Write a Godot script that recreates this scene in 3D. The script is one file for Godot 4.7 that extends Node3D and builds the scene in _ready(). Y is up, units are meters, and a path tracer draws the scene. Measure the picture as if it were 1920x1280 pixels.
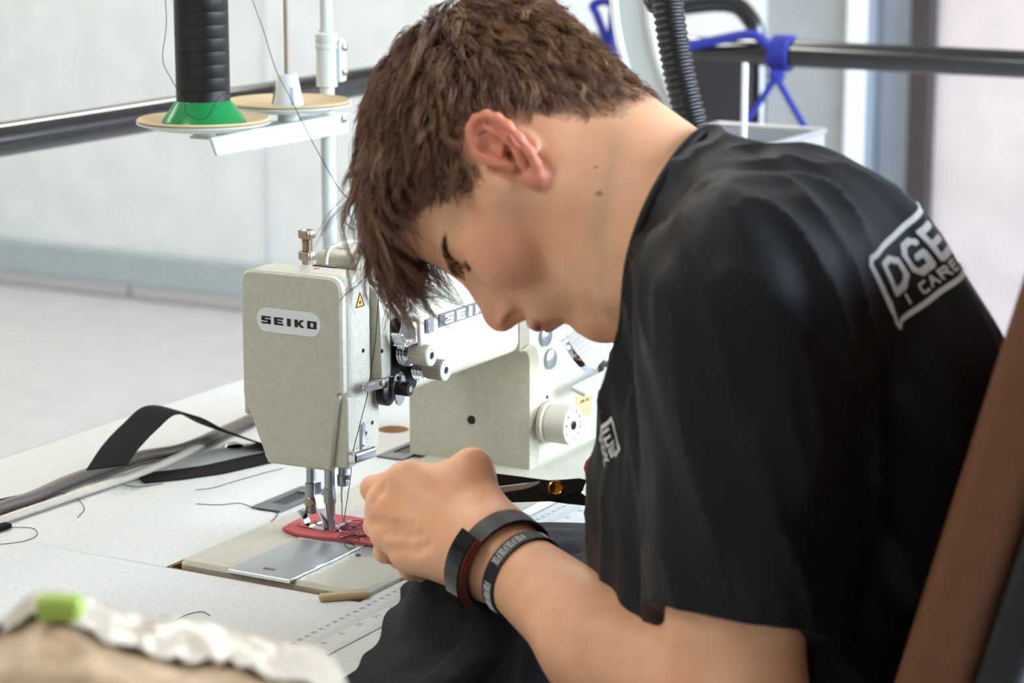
extends Node3D
# A young man trims threads at an industrial sewing machine. Table top is y = 0, floor y = -0.75.
# x runs along the machine arm, z towards the operator.

const FLOOR := -0.75
const BED := 0.005
var cam_f := 4500.0
var cam_c := Vector3(-1.7479, 0.6174, 1.1625)
var cam_F: Vector3
var cam_R: Vector3
var cam_U: Vector3
var mats := {}
var names := {}
var rng := RandomNumberGenerator.new()

class Geo:
	var v := PackedVector3Array()
	var n := PackedVector3Array()
	var c := PackedColorArray()
	var uv := PackedVector2Array()
	var ix := PackedInt32Array()
	var use_c := false
	var use_uv := false
	func pt(p: Vector3, nn: Vector3, t := Vector2.ZERO, col := Color.WHITE) -> int:
		v.append(p)
		n.append(nn)
		uv.append(t)
		c.append(col)
		return v.size() - 1
	func tri(a: int, b: int, d: int) -> void:
		var g := (v[b] - v[a]).cross(v[d] - v[a])
		if g.dot(n[a] + n[b] + n[d]) > 0.0:
			ix.append(a); ix.append(d); ix.append(b)
		else:
			ix.append(a); ix.append(b); ix.append(d)
	func quad(a: int, b: int, d: int, e: int) -> void:
		tri(a, b, d)
		tri(a, d, e)
	func flat_quad(a: Vector3, b: Vector3, d: Vector3, e: Vector3, nn: Vector3) -> void:
		quad(pt(a, nn, Vector2(0, 0)), pt(b, nn, Vector2(1, 0)), pt(d, nn, Vector2(1, 1)), pt(e, nn, Vector2(0, 1)))
	func mesh() -> ArrayMesh:
		var arr := []
		arr.resize(Mesh.ARRAY_MAX)
		arr[Mesh.ARRAY_VERTEX] = v
		arr[Mesh.ARRAY_NORMAL] = n
		if use_uv: arr[Mesh.ARRAY_TEX_UV] = uv
		if use_c: arr[Mesh.ARRAY_COLOR] = c
		arr[Mesh.ARRAY_INDEX] = ix
		var m := ArrayMesh.new()
		m.add_surface_from_arrays(Mesh.PRIMITIVE_TRIANGLES, arr)
		return m

	# box with rounded edges
	func rbox(xf: Transform3D, size: Vector3, r: float, seg := 2) -> void:
		var h := size * 0.5
		r = minf(r, minf(h.x, minf(h.y, h.z)) * 0.999)
		var inner := h - Vector3(r, r, r)
		for f in 6:
			var ax := f / 2
			var sg := 1.0 if f % 2 == 0 else -1.0
			var u := (ax + 1) % 3
			var w := (ax + 2) % 3
			var lu := _steps(h[u], r, seg)
			var lw := _steps(h[w], r, seg)
			var base := v.size()
			for i in lu.size():
				for j in lw.size():
					var p := Vector3.ZERO
					p[ax] = sg * h[ax]
					p[u] = lu[i]
					p[w] = lw[j]
					var q := p.clamp(-inner, inner)
					var d := (p - q).normalized()
					pt(xf * (q + d * r), (xf.basis * d).normalized(), Vector2(float(i) / (lu.size() - 1), float(j) / (lw.size() - 1)))
			for i in lu.size() - 1:
				for j in lw.size() - 1:
					var a := base + i * lw.size() + j
					quad(a, a + 1, a + lw.size() + 1, a + lw.size())
	func _steps(h: float, r: float, seg: int) -> PackedFloat32Array:
		var o := PackedFloat32Array()
		for k in seg + 1:
			o.append(-h + r * (1.0 - tan(PI / 4 * (1.0 - float(k) / seg))))
		for k in seg + 1:
			o.append(h - r * (1.0 - tan(PI / 4 * float(k) / seg)))
		return o

	# profile of (radius, height) turned round the y axis of xf
	func lathe(prof: Array, xf: Transform3D, seg := 28, ribs := 0, rib_depth := 0.0) -> void:
		var m := prof.size()
		var sn := []
		for i in m - 1:
			var d: Vector2 = prof[i + 1] - prof[i]
			sn.append(Vector2(d.y, -d.x).normalized())
		for i in m - 1:
			var n0: Vector2 = sn[i]
			var n1: Vector2 = sn[i]
			if i > 0 and sn[i - 1].dot(sn[i]) > 0.75: n0 = (sn[i - 1] + sn[i]).normalized()
			if i < m - 2 and sn[i + 1].dot(sn[i]) > 0.75: n1 = (sn[i + 1] + sn[i]).normalized()
			var base := v.size()
			for k in seg + 1:
				var a := TAU * k / seg
				var cs := cos(a)
				var s := sin(a)
				var rr := 1.0
				var tw := 0.0
				if ribs > 0:
					rr = 1.0 - rib_depth * (0.5 + 0.5 * sin(a * ribs))
					tw = rib_depth * 0.5 * ribs * cos(a * ribs)
				for e in 2:
					var q: Vector2 = prof[i + e]
					var nn := n0 if e == 0 else n1
					pt(xf * Vector3(q.x * cs * rr, q.y, q.x * s * rr), (xf.basis * Vector3(nn.x * (cs - s * tw), nn.y, nn.x * (s + cs * tw))).normalized(), Vector2(float(k) / seg, float(i + e) / (m - 1)))
			for k in seg:
				var a := base + k * 2
				quad(a, a + 1, a + 3, a + 2)

	# round tube along a path
	func tube(path: Array, r0: float, r1 := -1.0, seg := 8, caps := true, ripple := 0.0) -> void:
		if r1 < 0: r1 = r0
		var m := path.size()
		var side := Vector3.ZERO
		var base := v.size()
		for i in m:
			var t: Vector3 = (path[mini(i + 1, m - 1)] - path[maxi(i - 1, 0)]).normalized()
			if i == 0:
				side = t.cross(Vector3.UP if absf(t.y) < 0.9 else Vector3.RIGHT).normalized()
			else:
				side = (side - t * side.dot(t)).normalized()
			var up := t.cross(side)
			var r := lerpf(r0, r1, float(i) / (m - 1))
			var slope := 0.0
			if ripple != 0.0:
				slope = r * ripple * PI / 2 * cos(i * PI / 2) / maxf(path[mini(i + 1, m - 1)].distance_to(path[maxi(i - 1, 0)]) * 0.5, 1e-5)
				r *= 1.0 + ripple * sin(i * PI / 2)
			for k in seg + 1:
				var a := TAU * k / seg
				var d := side * cos(a) + up * sin(a)
				pt(path[i] + d * r, (d - t * slope).normalized(), Vector2(float(k) / seg, float(i) / (m - 1)))
		for i in m - 1:
			for k in seg:
				var a := base + i * (seg + 1) + k
				quad(a, a + 1, a + seg + 2, a + seg + 1)
		if caps:
			for e in 2:
				var i := 0 if e == 0 else m - 1
				var t: Vector3 = (path[0] - path[1]).normalized() if e == 0 else (path[m - 1] - path[m - 2]).normalized()
				var ctr := pt(path[i], t)
				var first := v.size()
				for k in seg + 1:
					pt(v[base + i * (seg + 1) + k], t)
				for k in seg:
					tri(ctr, first + k, first + k + 1)

	# flat polygon in the xy plane of xf pushed to depth along z, with a bevelled front
	func extrude(poly: PackedVector2Array, depth: float, xf: Transform3D, bevel := 0.0, back := true) -> void:
		var m := poly.size()
		var area := 0.0
		for i in m:
			area += poly[i].cross(poly[(i + 1) % m])
		if area < 0:
			poly = poly.duplicate()
			poly.reverse()
		var en := []
		for i in m:
			var d := (poly[(i + 1) % m] - poly[i]).normalized()
			en.append(Vector2(d.y, -d.x))
		var vn := []
		var ins := PackedVector2Array()
		for i in m:
			var a: Vector2 = en[(i + m - 1) % m]
			var b: Vector2 = en[i]
			var s := (a + b).normalized()
			vn.append(s)
			ins.append(poly[i] - s * bevel / maxf(0.4, s.dot(b)))
		var tris := Geometry2D.triangulate_polygon(ins)
		if tris.is_empty(): push_warning("extrude lost its face")
		var zn := xf.basis.z.normalized()
		var f0 := v.size()
		for p in ins: pt(xf * Vector3(p.x, p.y, depth), zn, p)
		for k in range(0, tris.size(), 3): tri(f0 + tris[k], f0 + tris[k + 1], f0 + tris[k + 2])
		if back:
			var b0 := v.size()
			for p in poly: pt(xf * Vector3(p.x, p.y, 0), -zn, p)
			var tb := Geometry2D.triangulate_polygon(poly)
			for k in range(0, tb.size(), 3): tri(b0 + tb[k], b0 + tb[k + 1], b0 + tb[k + 2])
		for i in m:
			var j := (i + 1) % m
			var ni: Vector2 = vn[i] if en[(i + m - 1) % m].dot(en[i]) > 0.7 else en[i]
			var nj: Vector2 = vn[j] if en[j].dot(en[i]) > 0.7 else en[i]
			var wi := (xf.basis * Vector3(ni.x, ni.y, 0)).normalized()
			var wj := (xf.basis * Vector3(nj.x, nj.y, 0)).normalized()
			quad(pt(xf * Vector3(poly[i].x, poly[i].y, 0), wi), pt(xf * Vector3(poly[j].x, poly[j].y, 0), wj), pt(xf * Vector3(poly[j].x, poly[j].y, depth - bevel), wj), pt(xf * Vector3(poly[i].x, poly[i].y, depth - bevel), wi))
			if bevel > 0.0:
				var bi := (wi + zn).normalized()
				var bj := (wj + zn).normalized()
				quad(pt(xf * Vector3(poly[i].x, poly[i].y, depth - bevel), bi), pt(xf * Vector3(poly[j].x, poly[j].y, depth - bevel), bj), pt(xf * Vector3(ins[j].x, ins[j].y, depth), bj), pt(xf * Vector3(ins[i].x, ins[i].y, depth), bi))

	# flat band along a path; across = width directions; has thickness
	func band(path: Array, across: Array, width: float, thick: float) -> void:
		var m := path.size()
		var rows := []
		for i in m:
			var t: Vector3 = (path[mini(i + 1, m - 1)] - path[maxi(i - 1, 0)]).normalized()
			var w: Vector3 = across[mini(i, across.size() - 1)]
			w = (w - t * w.dot(t)).normalized()
			var u := t.cross(w).normalized()
			rows.append([path[i], w * width * 0.5, u * thick * 0.5])
		for s in 4:
			var base := v.size()
			for i in m:
				var p: Vector3 = rows[i][0]
				var w: Vector3 = rows[i][1]
				var u: Vector3 = rows[i][2]
				var a: Vector3
				var b: Vector3
				var nn: Vector3
				match s:
					0: a = p - w + u; b = p + w + u; nn = u
					1: a = p - w - u; b = p + w - u; nn = -u
					2: a = p + w + u; b = p + w - u; nn = w
					_: a = p - w + u; b = p - w - u; nn = -w
				nn = nn.normalized()
				pt(a, nn, Vector2(0, float(i) / (m - 1)))
				pt(b, nn, Vector2(1, float(i) / (m - 1)))
			for i in m - 1:
				var a := base + i * 2
				quad(a, a + 1, a + 3, a + 2)
		for e in 2:
			var i := 0 if e == 0 else m - 1
			var p: Vector3 = rows[i][0]
			var w: Vector3 = rows[i][1]
			var u: Vector3 = rows[i][2]
			var t: Vector3 = (path[0] - path[1]).normalized() if e == 0 else (path[m - 1] - path[m - 2]).normalized()
			flat_quad(p - w - u, p + w - u, p + w + u, p - w + u, t)

# ---------------------------------------------------------------- helpers

func px(x: float, y: float, depth: float) -> Vector3:   # photo pixel at a chosen distance
	return cam_c + (cam_F + cam_R * ((x - 960.0) / cam_f) - cam_U * ((y - 640.0) / cam_f)) * depth

func px_y(x: float, y: float, h := 0.0) -> Vector3:     # photo pixel on a level plane
	var d := px(x, y, 1.0) - cam_c
	return cam_c + d * ((h - cam_c.y) / d.y)

func px_x(x: float, y: float, at: float) -> Vector3:
	var d := px(x, y, 1.0) - cam_c
	return cam_c + d * ((at - cam_c.x) / d.x)

func px_z(x: float, y: float, at: float) -> Vector3:
	var d := px(x, y, 1.0) - cam_c
	return cam_c + d * ((at - cam_c.z) / d.z)

func at(p: Vector3) -> Transform3D:
	return Transform3D(Basis(), p)

func facing(p: Vector3, y_axis: Vector3, hint := Vector3(0.31, 0.2, 0.93)) -> Transform3D:  # y axis of the frame along y_axis
	var y := y_axis.normalized()
	var x := y.cross(hint).normalized()
	return Transform3D(Basis(x, y, x.cross(y)), p)

func plane(p: Vector3, x_axis: Vector3, y_axis: Vector3) -> Transform3D:
	var x := x_axis.normalized()
	var y := (y_axis - x * y_axis.dot(x)).normalized()
	return Transform3D(Basis(x, y, x.cross(y)), p)

func numbered(called: String) -> String:
	var k: int = names.get(called, -1) + 1
	names[called] = k
	return called if k == 0 else "%s_%03d" % [called, k]

func thing(called: String, label: String, category: String, where := Vector3.ZERO, group := "") -> Node3D:
	var o := Node3D.new()
	o.name = numbered(called)
	add_child(o)
	o.position = where
	tag(o, label, category, group)
	return o

func tag(o: Node, label: String, category: String, group := "") -> Node:
	o.set_meta("label", label)
	o.set_meta("category", category)
	if group: o.set_meta("group", group)
	return o

# geometry is given in world coordinates; it is moved into the parent's frame
func obj(called: String, g: Geo, m: Material, parent: Node3D = null) -> MeshInstance3D:
	var o := MeshInstance3D.new()
	if parent == null:
		o.name = numbered(called)
		add_child(o)
	else:
		o.name = called
		parent.add_child(o, true)
		var org := Vector3.ZERO
		var q: Node = parent
		while q != self:
			org += (q as Node3D).position
			q = q.get_parent()
		if org != Vector3.ZERO:
			for i in g.v.size(): g.v[i] -= org
	o.mesh = g.mesh()
	o.mesh.surface_set_material(0, m)
	return o

func solo(called: String, g: Geo, m: Material, label: String, category: String, group := "") -> MeshInstance3D:
	var o := obj(called, g, m)
	tag(o, label, category, group)
	return o

func struct(called: String, g: Geo, m: Material) -> MeshInstance3D:
	var o := MeshInstance3D.new()
	o.name = called
	add_child(o, true)
	o.mesh = g.mesh()
	o.mesh.surface_set_material(0, m)
	o.set_meta("kind", "structure")
	return o

func box_geo(lo: Vector3, hi: Vector3, r := 0.002) -> Geo:
	var g := Geo.new()
	g.rbox(at((lo + hi) / 2), hi - lo, r)
	return g

func noise_tex(freq: float, size := 512, octaves := 4, normal := false, ramp: Gradient = null, sd := 1) -> NoiseTexture2D:
	var t := NoiseTexture2D.new()
	t.width = size
	t.height = size
	t.seamless = true
	var nz := FastNoiseLite.new()
	nz.seed = sd
	nz.frequency = freq
	nz.fractal_octaves = octaves
	t.noise = nz
	t.as_normal_map = normal
	if ramp: t.color_ramp = ramp
	return t

func two(a: Color, b: Color, p0 := 0.2, p1 := 0.8) -> Gradient:
	var g := Gradient.new()
	g.set_color(0, a)
	g.set_offset(0, p0)
	g.set_color(1, b)
	g.set_offset(1, p1)
	return g

func mat(called: String, col: Color, rough := 0.6, metal := 0.0, spec := 0.5) -> StandardMaterial3D:
	var m := StandardMaterial3D.new()
	m.resource_name = called
	m.albedo_color = col
	m.roughness = rough
	m.metallic = metal
	m.metallic_specular = spec
	mats[called] = m
	return m

func tri_tex(m: StandardMaterial3D, tex: Texture2D, scale: float, bump: Texture2D = null, depth := 0.0) -> StandardMaterial3D:
	if tex: m.albedo_texture = tex
	m.uv1_triplanar = true
	m.uv1_scale = Vector3.ONE * scale
	if bump:
		m.heightmap_enabled = true
		m.heightmap_texture = bump
		m.heightmap_scale = depth
	return m

func spline(pts: Array, per := 8) -> Array:
	var o := []
	var m := pts.size()
	for i in m - 1:
		var a: Vector3 = pts[maxi(i - 1, 0)]
		var b: Vector3 = pts[i]
		var c: Vector3 = pts[i + 1]
		var d: Vector3 = pts[mini(i + 2, m - 1)]
		for k in per:
			o.append(b.cubic_interpolate(c, a, d, float(k) / per))
	o.append(pts[m - 1])
	return o

func even(path: Array, step: float) -> Array:
	var o := [path[0]]
	var left := step
	for i in path.size() - 1:
		var a: Vector3 = path[i]
		var b: Vector3 = path[i + 1]
		var l := a.distance_to(b)
		var at_ := left
		while at_ <= l:
			o.append(a.lerp(b, at_ / l))
			at_ += step
		left = at_ - l
	return o

func rounded(w: float, h: float, r: float, seg := 5) -> PackedVector2Array:
	var o := PackedVector2Array()
	for k in 4:
		var c := Vector2((w / 2 - r) * (1 if k in [0, 3] else -1), (h / 2 - r) * (1 if k < 2 else -1))
		for i in seg + 1:
			var a := PI / 2 * (k + float(i) / seg)
			o.append(c + Vector2(cos(a), sin(a)) * r)
	return o

func rounded_poly(pts: Array, radii: Array, seg := 4) -> PackedVector2Array:
	var o := PackedVector2Array()
	var m := pts.size()
	for i in m:
		var p: Vector2 = pts[i]
		var a: Vector2 = (pts[(i + m - 1) % m] - p).normalized()
		var b: Vector2 = (pts[(i + 1) % m] - p).normalized()
		var r: float = radii[i]
		if r <= 0.0:
			o.append(p)
			continue
		var half := acos(clampf(a.dot(b), -1, 1)) / 2
		var t := r / tan(half)
		for k in seg + 1:
			var f := float(k) / seg
			var q := (p + a * t).lerp(p, f).lerp(p.lerp(p + b * t, f), f)
			o.append(q)
	return o

# block letters as rectangles: x, y, w, h in a 10 x 10 cell; K has slanted arms
const GLYPH := {
	"S": [[0, 7.6, 10, 2.4], [0, 4.6, 3.4, 3.2], [0, 3.9, 10, 2.2], [6.6, 1.5, 3.4, 3.4], [0, 0, 10, 2.4]],
	"E": [[0, 0, 3.6, 10], [3, 7.6, 7, 2.4], [3, 3.9, 6, 2.2], [3, 0, 7, 2.4]],
	"I": [[3, 0, 4, 10]],
	"K": [[0, 0, 3.6, 10]],
	"O": [[0, 0, 3.4, 10], [6.6, 0, 3.4, 10], [3, 7.8, 4, 2.2], [3, 0, 4, 2.2]],
}

func block_word(word: String, xf: Transform3D, h: float, w: float, gap: float, depth: float) -> Geo:
	var g := Geo.new()
	var x := 0.0
	for ch in word:
		var cw := w * (0.5 if ch == "I" else 1.0)
		for q in GLYPH[ch]:
			var f: float = w / 10.0
			var ox := -2.5 if ch == "I" else 0.0
			var a := Vector2(x + (q[0] + ox) * f, q[1] * h / 10)
			var b := a + Vector2(q[2] * f, q[3] * h / 10)
			g.extrude(PackedVector2Array([a, Vector2(b.x, a.y), b, Vector2(a.x, b.y)]), depth, xf)
		if ch == "K":
			for s in [0, 1]:
				var y0 := h * 0.5
				var y1 := h if s == 0 else 0.0
				g.extrude(PackedVector2Array([Vector2(x + w * .28, y0), Vector2(x + w * .66, y1), Vector2(x + w * 1.08, y1), Vector2(x + w * .62, y0)]), depth, xf)
		x += cw + gap
	return g

# ---------------------------------------------------------------- build

func _ready() -> void:
	rng.seed = 7
	# camera
	var pitch := atan(945.0 / cam_f)
	var turn := atan(2580.0 / sqrt(cam_f * cam_f + 945.0 * 945.0))
	var fh := Vector3(cos(turn), 0, -sin(turn))
	cam_F = fh * cos(pitch) - Vector3.UP * sin(pitch)
	cam_R = fh.cross(Vector3.UP)
	cam_U = cam_R.cross(cam_F)
	var cam := Camera3D.new()
	cam.name = "camera"
	add_child(cam)
	cam.transform = Transform3D(Basis(cam_R, cam_U, -cam_F), cam_c)
	var at_lens := CameraAttributesPhysical.new()
	at_lens.frustum_focal_length = 24.0 * cam_f / 1280.0
	at_lens.frustum_focus_distance = 2.06
	at_lens.exposure_aperture = at_lens.frustum_focal_length / 11.0
	cam.fov = rad_to_deg(2.0 * atan(640.0 / cam_f))
	cam.attributes = at_lens
	cam.fov = rad_to_deg(2.0 * atan(640.0 / cam_f))
	cam.near = 0.05
	cam.far = 60.0
	cam.current = true
	# sky and exposure
	var env := Environment.new()
	var sky := Sky.new()
	var sm := ProceduralSkyMaterial.new()
	sm.sky_top_color = Color(0.80, 0.88, 1.0)
	sm.sky_horizon_color = Color(0.95, 0.97, 1.0)
	sm.ground_bottom_color = Color(0.62, 0.60, 0.57)
	sm.ground_horizon_color = Color(0.80, 0.79, 0.77)
	sm.sky_energy_multiplier = 3.4
	sm.ground_energy_multiplier = 1.7
	sky.sky_material = sm
	env.background_mode = Environment.BG_SKY
	env.sky = sky
	env.tonemap_mode = Environment.TONE_MAPPER_LINEAR
	env.tonemap_exposure = 1.34
	env.sdfgi_enabled = true
	env.ssao_enabled = true
	env.ssil_enabled = true
	var we := WorldEnvironment.new()
	we.name = "world_environment"
	we.environment = env
	add_child(we)
	make_materials()
	build_room()
	build_background()
	build_table()
	build_machine()
	build_thread_stand()
	build_person()
	build_small_things()

func make_materials() -> void:
	var grain := noise_tex(0.05, 512, 5, false, two(Color(0.955, 0.955, 0.955), Color(1, 1, 1)), 3)
	var fine := noise_tex(0.12, 512, 3, false, null, 5)
	var coarse := noise_tex(0.02, 512, 4, false, two(Color(0.965, 0.965, 0.965), Color(1, 1, 1)), 9)
	tri_tex(mat("wall paint", Color(0.835, 0.85, 0.835), 0.8), coarse, 0.6, fine, 0.02)
	tri_tex(mat("pale plaster", Color(0.80, 0.755, 0.735), 0.85), coarse, 0.6, fine, 0.03)
	tri_tex(mat("grey panel", Color(0.60, 0.62, 0.62), 0.6), coarse, 0.8)
	tri_tex(mat("blue grey panel", Color(0.58, 0.62, 0.66), 0.5), coarse, 0.8)
	tri_tex(mat("floor", Color(0.73, 0.725, 0.72), 0.55), coarse, 0.7, fine, 0.01)
	tri_tex(mat("skirting", Color(0.62, 0.665, 0.665), 0.5), coarse, 0.8)
	mat("skirting strip", Color(0.66, 0.65, 0.64), 0.4)
	tri_tex(mat("ceiling", Color(0.88, 0.88, 0.87), 0.9), coarse, 0.6)
	mat("window frame", Color(0.88, 0.89, 0.89), 0.4)
	mat("dark post", Color(0.22, 0.19, 0.19), 0.5)
	tri_tex(mat("laminate", Color(0.82, 0.835, 0.82), 0.45), grain, 6.0, fine, 0.004)
	tri_tex(mat("table edge", Color(0.60, 0.60, 0.58), 0.5), grain, 6.0)
	mat("tube black", Color(0.035, 0.03, 0.03), 0.16, 0.0, 0.9)
	mat("steel grey", Color(0.42, 0.43, 0.44), 0.4, 0.7)
	var bumps := noise_tex(0.09, 512, 2, false, null, 11)
	tri_tex(mat("enamel", Color(0.745, 0.735, 0.66), 0.33), coarse, 3.0, bumps, 0.035)
	mats["enamel"].uv1_scale = Vector3.ONE * 9.0
	tri_tex(mat("enamel bright", Color(0.78, 0.77, 0.70), 0.3), grain, 9.0)
	mat("slot shade", Color(0.27, 0.21, 0.17), 0.8)  # for the lever slot: shade of the deep opening painted as brown
	mat("chrome", Color(0.86, 0.86, 0.87), 0.09, 1.0)
	tri_tex(mat("brushed steel", Color(0.62, 0.63, 0.64), 0.34, 0.95), grain, 12.0, fine, 0.004)
	tri_tex(mat("plate steel", Color(0.70, 0.715, 0.72), 0.42, 0.75), grain, 10.0, fine, 0.003)
	mat("nickel", Color(0.66, 0.60, 0.53), 0.28, 0.95)
	mat("black metal", Color(0.05, 0.05, 0.055), 0.35, 0.4)
	mat("knob plastic", Color(0.74, 0.72, 0.66), 0.45)
	mat("white plastic", Color(0.90, 0.90, 0.90), 0.35)
	mat("badge", Color(0.86, 0.87, 0.87), 0.35, 0.2)
	mat("ink", Color(0.03, 0.03, 0.035), 0.5)
	mat("badge grey", Color(0.42, 0.43, 0.43), 0.4, 0.5)
	mat("stand paint", Color(0.78, 0.81, 0.79), 0.4)
	tri_tex(mat("foam", Color(0.80, 0.71, 0.55), 0.9), grain, 20.0, fine, 0.03)
	mat("green plastic", Color(0.02, 0.50, 0.24), 0.25)
	tri_tex(mat("black thread", Color(0.045, 0.04, 0.045), 0.42), grain, 30.0)
	mat("thread", Color(0.10, 0.10, 0.11), 0.7)
	tri_tex(mat("webbing", Color(0.075, 0.071, 0.068), 0.8, 0.0, 0.3), grain, 40.0, fine, 0.03)
	mat("cable grey", Color(0.42, 0.39, 0.36), 0.5)
	mat("cable white", Color(0.80, 0.77, 0.71), 0.5)
	tri_tex(mat("red leather", Color(0.78, 0.36, 0.36), 0.8), grain, 25.0, fine, 0.03)
	mat("red edge", Color(0.35, 0.06, 0.06), 0.8)
	mat("scissor black", Color(0.035, 0.035, 0.035), 0.4)
	mat("scissor steel", Color(0.72, 0.68, 0.66), 0.25, 0.9)
	mat("brass", Color(0.75, 0.52, 0.18), 0.22, 1.0)
	mat("red plastic", Color(0.66, 0.02, 0.05), 0.3)
	var lint := noise_tex(0.035, 512, 5, false, two(Color(0.75, 0.75, 0.75), Color(1.9, 1.8, 1.8), 0.45, 0.95), 21)
	tri_tex(mat("black felt", Color(0.045, 0.041, 0.041), 0.95), lint, 5.0, fine, 0.08)
	mats["black felt"].rim_enabled = true
	mats["black felt"].rim = 0.25
	mat("raw wood", Color(0.80, 0.65, 0.46), 0.6)
	tri_tex(mat("wood", Color(0.55, 0.36, 0.18), 0.6), noise_tex(0.03, 256, 4, false, two(Color(0.75, 0.7, 0.62), Color(1, 1, 1)), 31), 8.0)
	tri_tex(mat("kraft", Color(0.76, 0.645, 0.505), 0.5), noise_tex(0.03, 256, 4, false, two(Color(0.82, 0.8, 0.76), Color(1, 1, 1)), 33), 5.0, coarse, 0.05)
	mat("wrap highlight", Color(0.74, 0.69, 0.61), 0.22)  # whitish strip on the parcel, painted highlight of its top edge
	mat("tape green", Color(0.62, 0.72, 0.30), 0.5)
	tri_tex(mat("brown leather", Color(0.43, 0.255, 0.135), 0.6), coarse, 5.0, fine, 0.02)
	mat("chair shell", Color(0.035, 0.037, 0.037), 0.5)
	tri_tex(mat("chair fabric", Color(0.19, 0.165, 0.18), 0.95), lint, 4.0, fine, 0.05)
	mat("hose", Color(0.05, 0.045, 0.045), 0.4)
	mat("blue cord", Color(0.11, 0.165, 0.54), 0.65)
	tri_tex(mat("dark upholstery", Color(0.10, 0.075, 0.07), 0.8), grain, 8.0)
	mat("tray steel", Color(0.70, 0.71, 0.71), 0.3, 0.6)
	var sh := mat("shirt", Color(0.03, 0.029, 0.029), 0.6, 0.0, 0.38)
	tri_tex(sh, grain, 12.0, noise_tex(0.25, 256, 2, false, null, 41), 0.012)
	sh.rim_enabled = true
	sh.rim = 0.12
	mat("print white", Color(0.84, 0.83, 0.80), 0.6)
	mat("band black", Color(0.03, 0.03, 0.032), 0.5)
	mat("screen", Color(0.004, 0.004, 0.005), 0.08)
	mat("rose gold", Color(0.55, 0.30, 0.24), 0.3, 0.7)
	var sk := mat("skin", Color(1, 1, 1), 0.5)
	sk.vertex_color_use_as_albedo = true
	sk.subsurf_scatter_enabled = true
	sk.subsurf_scatter_strength = 0.12
	tri_tex(sk, null, 14.0, noise_tex(0.2, 256, 3, false, null, 43), 0.006)
	var hr := mat("hair", Color(1, 1, 1), 0.42)
	hr.vertex_color_use_as_albedo = true
	var eye := mat("eye", Color(0.75, 0.72, 0.68), 0.15)
	eye.clearcoat_enabled = true

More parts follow.
